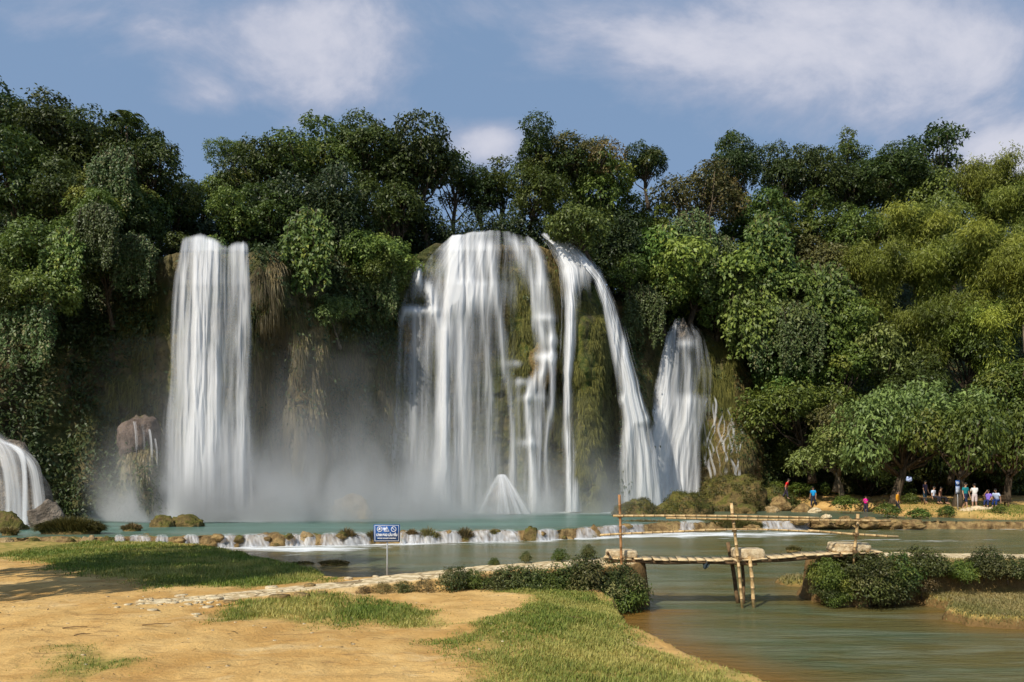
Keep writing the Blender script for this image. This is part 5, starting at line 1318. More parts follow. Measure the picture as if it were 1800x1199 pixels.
for i, (px, py, d, r, lab) in enumerate([(822, 993, 15.75, .09, 'tiny green plant behind the stone path'), (868, 990, 15.75, .14, 'small plant on the back edge of the path'), (925, 986, 15.75, .17, 'plant on the back edge of the path left of the tall one'),
        (985, 988, 15.6, .20, 'leafy plant growing through the path'), (1035, 978, 15.75, .22, 'tallest plant beside the left bridge stone'), (735, 1006, 15.7, .10, 'grassy plant behind the sign end of the path')]):
    p = P(px, py, d); r *= .72; bush('bushdark' if i % 2 else 'bush0', p.x, p.y, gz(p.x, p.y) - .05, r, lab, 'plants on the path edge', 1.3, 120 + i)

# ------------------------------------------------------------------ near grass
def build_grass(name, specs, mat, label, seed):
    rng = np.random.default_rng(seed); Vs, T, Cl = [], [], []
    for pl, dens, h, dry in specs:
        xs = [p[0] for p in pl]; ys = [p[1] for p in pl]
        x0, x1, y0, y1 = max(min(xs), -17) - .5, min(max(xs), 14) + .5, max(min(ys), 6.2) - .5, max(ys) + .5
        n = int((x1 - x0) * (y1 - y0) * dens)
        x = rng.uniform(x0, x1, n); y = rng.uniform(y0, y1, n)
        # thin out with distance, make blades wider there
        far = np.clip((y - 9) / 14, 0, 1)
        k = rng.uniform(0, 1, n) < (1 - .45 * far); x, y = x[k], y[k]
        s = sdf(x, y, pl) + fbm(x * 1.3, y * 1.3, seed=21, oct=4) * 1.3 + fbm(x * 5, y * 5, seed=22, oct=3) * .6
        k = (s > -.45) & (rng.uniform(0, 1, len(x)) < sstep(-.45, .8, s) * (.35 + .9 * sstep(-.22, .1, fbm(x * .9, y * .9, seed=33, oct=4)))); x, y, s = x[k], y[k], s[k]
        H, ST, *_ = ground_h(x, y); k = (H > .02) & (ST < .4); x, y, H = x[k], y[k], H[k]; s = s[k]
        n = len(x); a = rng.uniform(0, 2 * math.pi, n); L = h * rng.uniform(.4, 1.25, n) * (.35 + .65 * sstep(-.4, .8, s)) * (.75 + .7 * (fbm(x * 1.1, y * 1.1, seed=35, oct=3) + .5))
        lean = rng.uniform(.15, .7, n); w_ = (.0042 + .0058 * np.clip((y - 8) / 14, 0, 1)) * rng.uniform(.7, 1.4, n)
        b = np.stack([x, y, H - .01], 1)
        D = np.stack([np.cos(a) * lean, np.sin(a) * lean, np.ones(n)], 1); D = nrm(D)
        S = np.stack([-np.sin(a), np.cos(a), 0 * a], 1) * w_[:, None]
        m_ = b + D * L[:, None] * .55; t_ = b + D * L[:, None] + np.stack([np.cos(a) * lean * L * .5, np.sin(a) * lean * L * .5, -.18 * lean * L], 1)
        Vs.append(np.stack([b - S, b + S, m_ + S * .8, m_ - S * .8, t_], 1).reshape(-1, 3))
        T.append(np.repeat(rng.uniform(0, 1, n), 5))
        c = np.clip(fbm(x * .8, y * .8, seed=36, oct=4) * 1.0 + .45 + dry * .5 + rng.normal(0, .12, n), 0, 1); Cl.append(np.repeat(c, 5))
    V = np.concatenate(Vs); m = len(V) // 5; b = np.arange(m) * 5
    me = mesh_np(name, V, [np.stack([b, b + 1, b + 2, b + 3], 1), np.stack([b + 3, b + 2, b + 4], 1)], mat, {'tint': np.concatenate(T), 'clump': np.concatenate(Cl)}, False)
    print(name, m, 'blades')
    tag(obj(name, me), label, 'grass', kind='stuff')
build_grass('grass', GRASS[:4], M_GRASS, 'green grass growing in patches on the sandy bank', 401)
build_grass('dry_grass', GRASS[4:], M_DRYGRASS, 'dry straw coloured grass on the low spits in the river', 402)

# lawn on the far bank
def far_grass():
    rng = np.random.default_rng(9); n = 30000; x = rng.uniform(22, 36, n); y = rng.uniform(40.5, 56, n); px = 900 + F * x / y
    H, d = bank_h(x, y); k = (d > .3) & (H > .2) & (rng.uniform(0, 1, n) < (.12 + .85 * sstep(1690, 1780, px) * (y < 50))); x, y, H = x[k], y[k], H[k]
    n = len(x); a = rng.uniform(0, 6.28, n); L = rng.uniform(.05, .16, n)
    b = np.stack([x, y, H - .02], 1); S = np.stack([np.cos(a), np.sin(a), 0 * a], 1) * .035; t_ = b + np.stack([np.cos(a) * .04, np.sin(a) * .04, L], 1)
    V = np.stack([b - S, b + S, t_], 1).reshape(-1, 3)
    me = mesh_np('bank_grass', V, np.arange(n * 3).reshape(-1, 3), M_GRASS, {'tint': np.repeat(rng.uniform(0, 1, n), 3), 'clump': np.repeat(rng.uniform(.3, 1, n), 3)}, False)
    tag(obj('bank_grass', me), 'short grass on the far right bank around the benches', 'grass', kind='stuff')
far_grass()

# ------------------------------------------------------------------ stones on the path and the sand
rng = random.Random(8)
def stone(px, py, d, w_, h, label, group, mat=M_PALE, seed=1, z=None, name='stone', flat=.35, dep=None):
    p = P(px, py, d)
    me = rock_mesh(name, (w_ / 2, (dep or w_ * .7) / 2, h), seed, mat, 3, .22, flat)
    zz = z if z is not None else gz(p.x, p.y)
    o = obj(name, me, None, (p.x, p.y, zz + h * .15)); o.rotation_euler = (0, 0, rng.uniform(-.4, .4)); tag(o, label, 'stone', group)
def onground(px, py):
    z = .5
    for _ in range(6):
        x, y = U(px, py, z); z = gz(x, y)
    return x, y, z
NEAR = [(268, 1073, .22, .05, 'pale flat stone alone on the sand left of the path'), (318, 1048, .24, .07, 'whitish stone at the lawn edge near the path start'), (365, 1068, .20, .06, 'pale stone at the left start of the grass strip'),
        (345, 1080, .16, .04, 'small pale stone lowest of the rubble'), (352, 1056, .30, .06, 'flat slab in the rubble at the start of the path'), (378, 1052, .36, .07, 'long flat slab at the start of the path'),
        (405, 1058, .28, .06, 'ochre slab beside the grass strip'), (300, 1060, .18, .05, 'small stone in the rubble left end'), (330, 1062, .14, .04, 'tiny stone in the middle of the rubble'),
        (735, 1008, .40, .10, 'pale rock at the back edge of the path right of the sign'), (765, 1007, .34, .10, 'pale broken rock behind the path'), (612, 1020, .20, .10, 'small round rock by the lawn tip'),
        (660, 1014, .16, .07, 'whitish stone left of the sign post foot'), (545, 1030, .24, .10, 'ochre stone at the edge of the lawn and path'), (478, 1034, .3, .09, 'rock at the back of the path before the lawn'),
        (566, 1040, .22, .12, 'dark round stone on the front edge of the path'), (530, 1043, .34, .14, 'large dark edge stone of the path'), (490, 1050, .4, .11, 'ochre overhanging stone on the front of the path')]
for i, (px, py, w_, h, lab) in enumerate(NEAR):
    x, y, z = onground(px, py)
    me = rock_mesh('stone', (w_ / 2, w_ * .36, h), 200 + i, M_BROWNROCK if 'dark' in lab or 'ochre' in lab else M_PALE, 3, .25, .3)
    o = obj('stone', me, None, (x, y, z + h * .1)); o.rotation_euler = (0, 0, rng.uniform(-.5, .5)); tag(o, lab, 'stone', 'stones around the path')
def pebbles():
    r = np.random.default_rng(3); g = Geo()
    for i in range(190):
        x, y = r.uniform(-9, 2.2), r.uniform(7, 14.5)
        if i > 130: x, y = r.normal(-6.0, .8), r.normal(12.6, .45)
        z = gz(x, y); s = r.uniform(.008, .028) * (1.5 if i > 130 else .7)
        v = nrm(r.normal(0, 1, (8, 3))); 
        b = np.array([(a, b_, c) for a in (-1, 1) for b_ in (-1, 1) for c in (-1, 1)], float) * s * r.uniform(.6, 1.2, (8, 3)) * np.array([1.3, 1, .6])
        g.add(b + np.array([x, y, z]), [(0, 1, 3, 2), (4, 6, 7, 5), (0, 4, 5, 1), (2, 3, 7, 6), (0, 2, 6, 4), (1, 5, 7, 3)])
    tag(obj('pebbles', g.mesh('pebbles', M_PALE)), 'scattered pebbles and crumbs of stone on the sand', 'pebbles', kind='stuff')
pebbles()
def litter():
    r = np.random.default_rng(31); n = 700; x = r.uniform(-10, 2.5, n); y = r.uniform(6.8, 14.5, n); k = fbm(x * .7, y * .7, seed=71, oct=3) > -.02; x, y = x[k], y[k]
    H = ground_h(x, y)[0]; n = len(x); a = r.uniform(0, 6.28, n); L = r.uniform(.012, .04, n)
    b = np.stack([x, y, H + .006], 1); D = np.stack([np.cos(a) * L, np.sin(a) * L, r.uniform(0, .012, n)], 1); S = np.stack([-np.sin(a) * L * .35, np.cos(a) * L * .35, 0 * a], 1)
    V = np.stack([b - D, b + S, b + D, b - S], 1).reshape(-1, 3)
    me = mesh_np('leaf_litter', V, np.arange(n * 4).reshape(-1, 4), M_DARKWOOD, {'tint': np.full(n * 4, .5)}, False)
    tag(obj('leaf_litter', me), 'brown leaf litter and crumbs scattered over the sand', 'litter', kind='stuff')
litter()
def twig(px, py, L, a, lab):
    x, y, z = onground(px, py); g = Geo()
    g.tube([(0, 0, .01), (L * .5 * math.cos(a), L * .5 * math.sin(a), .03), (L * math.cos(a + .2), L * math.sin(a + .2), .012)], [.008, .007, .003], 5)
    tag(obj('twig', g.mesh('twig', M_DARKWOOD), None, (x, y, z)), lab, 'twig', 'fallen twigs')
twig(110, 1105, .32, .1, 'dark twig on the sand at the lower left'); twig(980, 1085, .5, -.5, 'curved pale twig on the grass near the dense bushes'); twig(130, 1118, .2, .3, 'short twig beside the dark line in the sand')
twig(250, 1100, .4, .05, 'thin twig on the crack in the sand')

# ------------------------------------------------------------------ bridge
def px_at(px, y): return (px - 900) / F * y
def pz_at(py, y): return CAMZ - (py - HY) / F * y
def pole(parent, name, a, b, r, mat=M_POLE, y=14.85, y2=None, taper=.85, nodes=True, sag=0):
    """a, b in photograph pixels; knobbly bamboo pole"""
    y2 = y if y2 is None else y2
    A = np.array([px_at(a[0], y), y, pz_at(a[1], y)]); B = np.array([px_at(b[0], y2), y2, pz_at(b[1], y2)])
    L = np.linalg.norm(B - A); n = max(2, int(L / .22)) if nodes else 8
    pts, rs, tn = [], [], []
    for i in range(n + 1):
        t = i / n; c = A + (B - A) * t + np.array([0, 0, -sag * 4 * t * (1 - t)]) + np.array([math.sin(t * 7 + a[0]) * .008, 0, math.cos(t * 5 + a[0]) * .006])
        rr = r * (1 - (1 - taper) * t)
        if nodes and 0 < i < n:
            dd = (B - A) / L
            for k, (o, f, q) in enumerate([(-.012, .97, 1), (-.004, 1.22, 0), (.004, 1.22, 0), (.012, .97, 1)]): pts.append(c + dd * o); rs.append(rr * f); tn.append(q)
        else: pts.append(c); rs.append(rr); tn.append(1)
    V, Q, T = tube_np([tuple(p) for p in pts], rs, 9)
    tint = np.concatenate([np.repeat(tn, 9), [1, 1]])
    me = mesh_np(name, V, [Q, T], mat, {'tint': tint.astype(float)})
    return obj(name, me, parent)
br = empty('footbridge', (0, 0, 0)); tag(br, 'rickety bamboo and plank footbridge with thin pole rails over the river channel', 'footbridge')
def deck_top(px): return np.interp(px, [1060, 1100, 1180, 1290, 1360, 1440, 1540], [1.075, 1.045, 1.02, 1.02, 1.07, 1.15, 1.20])
r_ = np.random.default_rng(15)
g = Geo(); px = 1062.0; k = 0
while px < 1538:
    wd = r_.uniform(12, 19); c = px + wd / 2; y = 15.25; x0 = px_at(px + 1.0, y); x1 = px_at(px + wd - 1.0, y)
    z = float(deck_top(c)) + r_.normal(0, .006); slope = float(deck_top(c + 8) - deck_top(c - 8)) / (16 * y / F)
    skew = -.10 + r_.normal(0, .03); hl = .36 + r_.uniform(-.05, .05)
    R_ = Matrix.Rotation(skew * 1.6 + .0, 3, 'Z') @ Matrix.Rotation(-math.atan(slope) + r_.normal(0, .03), 3, 'Y')
    g.box(((x0 + x1) / 2, y + r_.normal(0, .02), z), ((x1 - x0) / 2, hl, .013), R_.to_4x4(), r_.uniform(0, 1), .004, r_)
    px += wd; k += 1
obj('planks', g.mesh('planks', M_PLANK, False), br)
for yy, rr in ((14.98, .038), (15.12, .03), (15.36, .03), (15.50, .038)):
    for (a, b) in ((1066, 1310), (1285, 1532)):
        n = 12; pts = []
        for i in range(n + 1):
            q = a + (b - a) * i / n; pts.append((px_at(q, 15.2), yy, float(deck_top(q)) - .055 + .01 * math.sin(i)))
        V, Q, T = tube_np(pts, [rr] * (n + 1), 8)
        obj('beam', mesh_np('beam', V, [Q, T], M_DARKWOOD, {'tint': np.full(len(V), .5)}), br)
pole(br, 'post', (1088, 870), (1097, 1072), .030, M_REDWOOD, 14.86, 14.72)
pole(br, 'post', (1286, 884), (1306, 1072), .036, M_POLE, 14.88, 14.80)
pole(br, 'post', (1508, 904), (1500, 1000), .034, M_POLE, 14.92)
pole(br, 'post', (1280, 953), (1298, 1062), .045, M_DARKWOOD, 15.56, 15.45, 1.0, False)
pole(br, 'post', (1305, 984), (1308, 1062), .035, M_DARKWOOD, 15.5, 15.35, 1.0, False)
pole(br, 'post', (1318, 978), (1326, 1072), .040, M_POLE, 14.9, 14.85, 1.0)
pole(br, 'handrail', (1078, 906.5), (1440, 910), .027, M_POLE, 14.80, sag=-.01)
pole(br, 'handrail', (1565, 916), (1170, 911), .024, M_POLE, 14.80, 14.79)
pole(br, 'handrail', (1055, 941), (1310, 930), .026, M_POLE, 14.80, sag=-.01)
pole(br, 'handrail', (1578, 944), (1420, 933), .028, M_POLE, 14.82)
pole(br, 'handrail', (1185, 934.5), (1440, 935), .023, M_POLE, 14.79, sag=-.045)
pole(br, 'crossbar', (1288, 990), (1330, 992), .028, M_DARKWOOD, 14.95, nodes=False)
pole(br, 'crossbar', (1068, 972), (1070, 982), .03, M_DARKWOOD, 14.8, 15.6, nodes=False)
# lashings where rails meet posts
for (lx, ly) in ((1090, 907), (1092, 939), (1288, 909), (1291, 931), (1507, 914), (1505, 939), (1300, 984), (1503, 970)):
    g = Geo(); c = np.array([px_at(lx, 14.83), 14.83, pz_at(ly, 14.83)])
    for q in range(4):
        t = [(.055 * math.cos(a), .05 * math.sin(a), .012 * (q - 1.5) + .03 * math.cos(a) * (-1) ** q) for a in np.linspace(0, 6.28, 11)]
        g.tube([tuple(c + np.array(v)) for v in t], [.006] * 11, 4, 0.2)
    obj('lashing', g.mesh('lashing', M_DARKWOOD), br)
# rag under the deck
import bmesh
def rag():
    V = []; n = 8
    for i in range(n):
        for j in range(n):
            u, v = i / 7, j / 7
            V.append((px_at(1236 + 14 * u * (1 - .5 * v), 15.0), 14.97 + .03 * math.sin(u * 9 + v * 3), pz_at(985 + 16 * v * (1 - .4 * abs(u - .4)), 15.0)))
    me = mesh_np('rag', np.array(V), grid_faces(n, n), simple('dark_cloth', (.04, .06, .07), .9))
    m = obj('rag', me); md = m.modifiers.new('s', 'SOLIDIFY'); md.thickness = .006
    tag(m, 'small dark rag snagged on the underside of the bridge deck', 'rag')
rag()
for i, (a, b, t_, q, lab) in enumerate([(1065, 1119, 966, 979, 'long flat stone block on the left end of the bridge deck'), (1288, 1340, 961, 978, 'chunky stone block on the middle of the bridge deck'), (1459, 1523, 953, 969, 'flat pale stone block on the right end of the bridge deck')]):
    y = 15.2; c = (a + b) / 2; hw = (b - a) / 2 * y / F; h = (q - t_) * y / F / 2
    bm = bmesh.new(); bmesh.ops.create_cube(bm, size=2); bmesh.ops.subdivide_edges(bm, edges=bm.edges[:], cuts=9, use_grid_fill=True)
    co = np.array([v.co[:] for v in bm.verts]); r2 = np.linalg.norm(co[:, :2], axis=1); sq = np.maximum(np.abs(co[:, 0]), np.abs(co[:, 1]))
    co[:, 0] *= .78 + .22 * (sq / np.maximum(r2, 1e-6)); co[:, 1] *= .78 + .22 * (sq / np.maximum(r2, 1e-6))
    co[:, :2] *= (1 - .10 * np.abs(co[:, 2:3]) ** 4)
    nn = fbm(co[:, 0] * 1.5 + i * 7, co[:, 1] * 1.5, co[:, 2] * 1.5, 4, 5 + i); n2 = fbm(co[:, 0] * 5 + i * 7, co[:, 1] * 5, co[:, 2] * 5, 3, 8)
    co = co * (1 + .18 * nn + .08 * n2)[:, None]; co = co * np.array([hw, .24, h])
    for v, cc in zip(bm.verts, co): v.co = cc
    me = bpy.data.meshes.new('stone_block'); bm.to_mesh(me); bm.free(); me.materials.append(M_CONGLOM); me.polygons.foreach_set('use_smooth', np.ones(len(me.polygons), bool))
    tag(obj('stone_block', me, None, (px_at(c, y), y, float(deck_top(c)) + .013 + h * .97)), lab, 'stone', 'stone blocks weighing down the bridge')
# abutments of stacked stone behind the bushes
for (a, b, sd_, lab) in ((2.15, 2.75, 1, 'rough stone abutment under the left end of the bridge'), (7.0, 7.9, 2, 'rough stone abutment under the right end of the bridge')):
    me = rock_mesh('abutment', ((b - a) * .55, .50, .90 if sd_ == 2 else .80), 300 + sd_, M_BROWNROCK, 4, .16)
    tag(obj('abutment', me, None, ((a + b) / 2 + (.15 if sd_ == 2 else 0), 15.4, .05)), lab, 'abutment')

# ------------------------------------------------------------------ signs
M_BLUE = simple('sign_blue', (.012, .075, .27), .35, .06, 5, 0, .5); M_WHITE = simple('sign_white', (.80, .82, .84), .5, .04, 5, 0); M_STEEL = simple('galvanised_steel', (.42, .43, .44), .4, .15, 9, .1, .5)
def flat_poly(name, rings, depth, parent, mat, loc):
    """rings of (x, z) points; even-odd strips between outer and inner ring when two rings given; front faces -Y"""
    g = Geo()
    if len(rings) == 2:
        o, i = rings; n = len(o); V = [(p[0], -depth, p[1]) for p in o] + [(p[0], -depth, p[1]) for p in i] + [(p[0], 0, p[1]) for p in o] + [(p[0], 0, p[1]) for p in i]
        Q = []
        for k in range(n):
            k2 = (k + 1) % n; Q += [(k, k2, n + k2, n + k), (2 * n + k, 2 * n + k2, k2, k), (n + k, n + k2, 3 * n + k2, 3 * n + k)]
        g.add(V, Q)
    else:
        o = rings[0]; n = len(o); c = np.mean(o, 0); V = [(p[0], -depth, p[1]) for p in o] + [(p[0], 0, p[1]) for p in o] + [(c[0], -depth, c[1])]
        g.add(V, [(n + k, n + (k + 1) % n, (k + 1) % n, k) for k in range(n)], [(2 * n, k, (k + 1) % n) for k in range(n)])
    return obj(name, g.mesh(name, mat, False), parent, loc)
def circ(cx, cz, r, n=28): return [(cx + r * math.cos(t), cz + r * math.sin(t)) for t in np.linspace(0, 2 * math.pi, n, endpoint=False)]
def text_mesh(name, body, size, width, parent, mat, loc, bold=.0):
    cu = bpy.data.curves.new(name, 'FONT'); cu.body = body; cu.size = size; cu.align_x = 'CENTER'; cu.align_y = 'CENTER'; cu.extrude = .0012; cu.offset = bold
    t = bpy.data.objects.new(name + '_curve', cu); COL.objects.link(t)
    bpy.context.view_layer.update(); dg = bpy.context.evaluated_depsgraph_get()
    me = bpy.data.meshes.new_from_object(t.evaluated_get(dg)); bpy.data.objects.remove(t)
    me.name = name; me.materials.clear(); me.materials.append(mat)
    co = np.zeros(len(me.vertices) * 3); me.vertices.foreach_get('co', co); co = co.reshape(-1, 3)
    if len(co):
        s = width / (co[:, 0].max() - co[:, 0].min()); c = (co.max(0) + co.min(0)) / 2
        co = np.stack([(co[:, 0] - c[0]) * s, -co[:, 2], (co[:, 1] - c[1])], 1); me.vertices.foreach_set('co', co.astype(np.float32).ravel()); me.update()
    return obj(name, me, parent, loc)
def warning_sign():
    d = 15.5; W, Hh = 46 / F * d, 30.5 / F * d; cx = px_at(680, d); zt = pz_at(922, d); zc = zt - Hh / 2; zb = gz(cx, d)
    root = empty('warning_sign', (cx, d, zb)); tag(root, 'blue and white Vietnamese bridge warning sign on a thin metal post', 'sign')
    c = zc - zb
    g = Geo(); g.tube([(.0, .03, -.3), (.003, .03, .5), (0, .03, c + Hh * .42)], [.016] * 3, 10); obj('post', g.mesh('post', M_STEEL), root)
    g = Geo(); g.box((0, 0, c), (W / 2, .008, Hh / 2)); pn = obj('board', g.mesh('board', M_BLUE, False), root)
    w2, h2 = W * .46, Hh * .455; t = .0085
    flat_poly('border', [[(-w2, -h2), (w2, -h2), (w2, h2), (-w2, h2)], [(-w2 + t, -h2 + t), (w2 - t, -h2 + t), (w2 - t, h2 - t), (-w2 + t, h2 - t)]], .003, pn, M_WHITE, (0, -.009, c))
    ic = c + Hh * .23; R = Hh * .155
    # no-bathing style pictogram
    x = -W * .27
    flat_poly('pictogram', [circ(0, 0, R), circ(0, 0, R * .80)], .003, pn, M_WHITE, (x, -.009, ic))
    flat_poly('pictogram', [[(-R * .55, -R * .2), (-R * .2, -R * .45), (R * .3, -R * .4), (R * .5, -R * .05), (R * .1, R * .2), (R * .1, R * .55), (-R * .25, R * .5), (-R * .3, R * .1)]], .003, pn, M_WHITE, (x, -.009, ic))
    flat_poly('pictogram', [[(R * .3, R * .25), (R * .6, R * .05), (R * .55, R * .35), (R * .35, R * .5)]], .003, pn, M_WHITE, (x, -.009, ic))
    T3 = [(-R * 1.05, -R * .85), (R * 1.05, -R * .85), (0, R * 1.0)]; T4 = [(-R * .74, -R * .66), (R * .74, -R * .66), (0, R * .62)]
    flat_poly('pictogram', [T3, T4], .003, pn, M_WHITE, (0, -.009, ic))
    flat_poly('pictogram', [[(-R * .07, -R * .32), (R * .07, -R * .32), (R * .10, R * .32), (-R * .10, R * .32)]], .003, pn, M_WHITE, (0, -.009, ic))
    flat_poly('pictogram', [circ(0, -R * .49, R * .1, 10)], .003, pn, M_WHITE, (0, -.009, ic))
    flat_poly('pictogram', [circ(0, 0, R), circ(0, 0, R * .80)], .003, pn, M_WHITE, (W * .265, -.009, ic))
    flat_poly('pictogram', [[(-R * .62, R * .50), (-R * .50, R * .62), (R * .62, -R * .50), (R * .50, -R * .62)]], .0035, pn, M_WHITE, (W * .265, -.009, ic))
    text_mesh('lettering', 'CẢNH BÁO CẦU YẾU', Hh * .185, W * .80, pn, M_WHITE, (0, -.0105, c - Hh * .06), .0035)
    text_mesh('lettering', 'BRIDGE DANGER WARNING', Hh * .085, W * .70, pn, M_WHITE, (0, -.0105, c - Hh * .29), .001)
warning_sign()
def small_sign():
    d = 45.5; x = px_at(1683, d); z = bz(x, d); root = empty('information_sign', (x, d, z)); tag(root, 'small blue sign with two panels on a thin post beside the right tree trunk', 'sign')
    zt = pz_at(845, d) - z
    g = Geo(); g.tube([(0.05, .02, -.2), (0, .02, zt)], [.03, .03], 8); obj('post', g.mesh('post', M_STEEL), root)
    for k, (h, m) in enumerate(((.19, M_BLUE), (.26, simple('pale_blue_panel', (.22, .28, .42), .5)))):
        g = Geo(); g.box((0, -.02, zt - .17 - k * .45), (.14 if k == 0 else .13, .012, h)); b = obj('panel', g.mesh('panel', m, False), root)
        if k == 0:
            flat_poly('pictogram', [circ(0, 0, .09), circ(0, 0, .06)], .004, b, M_WHITE, (0, -.032, zt - .15))
            flat_poly('pictogram', [[(-.06, .04), (-.04, .06), (.06, -.04), (.04, -.06)]], .004, b, M_WHITE, (0, -.032, zt - .15))
        else:
            for q in range(4):
                g = Geo(); g.box((0, -.034, zt - .48 - q * .09), (.10, .002, .018)); obj('text_line', g.mesh('text_line', M_WHITE, False), b)
small_sign()
def light_bag():
    p = P(1598, 842, 50.5); g = Geo()
    me = rock_mesh('plastic_bag', (.22, .12, .2), 5, simple('bluewhite_plastic', (.45, .55, .95), .4), 3, .3)
    g.tube([(0, 0, .15), (.01, .02, .8)], [.008, .008], 4)
    root = empty('hanging_bag', p); tag(root, 'small blue and white bag hanging beside the big tree trunk', 'bag'); obj('bag', me, root); obj('string', g.mesh('string', M_DARKWOOD), root)
light_bag()

# ------------------------------------------------------------------ benches
def bench(x, y, L, lab, rz=0, table=False):
    z = bz(x, y); root = empty('bench', (x, y, z), rz); tag(root, lab, 'bench', 'benches on the right bank')
    g = Geo(); 
    for k in range(4): g.box((0, -.18 + k * .12, .44), (L / 2, .05, .018))
    obj('seat', g.mesh('seat', M_DARKWOOD, False), root)
    for sx in (-1, 1):
        for sy in (-1, 1):
            g = Geo(); g.box((sx * L * .42, sy * .16, .21), (.035, .035, .21)); obj('leg', g.mesh('leg', M_DARKWOOD, False), root)
    if table:
        g = Geo()
        for k in range(3): g.box((0, .24, .58 + k * .12), (L / 2, .015, .045), Matrix.Rotation(.0, 4, 'X'))
        for sx in (-1, 1): g.box((sx * L * .42, .26, .62), (.03, .02, .22))
        obj('backrest', g.mesh('backrest', M_DARKWOOD, False), root)

# ------------------------------------------------------------------ people
M_SKIN = simple('skin', (.42, .24, .15), .6, .06, 6, 0); M_HAIR = simple('dark_hair', (.015, .012, .010), .5, .2, 9, .3)
def cloth(name, c): return simple(name, c, .85, .12, 10, .3)
def skin_obj(name, chains, mat, parent, sub=1):
    """chains: list of lists of (co, radius); consecutive points joined; shared points merged by position"""
    V, R, E, idx = [], [], [], {}
    for ch in chains:
        prev = None
        for co, r in ch:
            key = tuple(round(c, 4) for c in co)
            if key not in idx: idx[key] = len(V); V.append(co); R.append(r)
            k = idx[key]
            if prev is not None and prev != k: E.append((prev, k))
            prev = k
    me = bpy.data.meshes.new(name); me.from_pydata(V, E, []); o = obj(name, me, parent)
    m = o.modifiers.new('skin', 'SKIN'); m.use_smooth_shade = True
    for i, sv in enumerate(me.skin_vertices[0].data):
        rr = R[i]; sv.radius = rr if isinstance(rr, tuple) else (rr, rr); sv.use_root = (i == 0)
    s = o.modifiers.new('sub', 'SUBSURF'); s.levels = sub; s.render_levels = sub
    bpy.context.view_layer.update(); dg = bpy.context.evaluated_depsgraph_get()
    new = bpy.data.meshes.new_from_object(o.evaluated_get(dg)); o.modifiers.clear(); o.data = new; new.materials.clear(); new.materials.append(mat); new.name = name
    new.polygons.foreach_set('use_smooth', np.ones(len(new.polygons), bool))
    return o
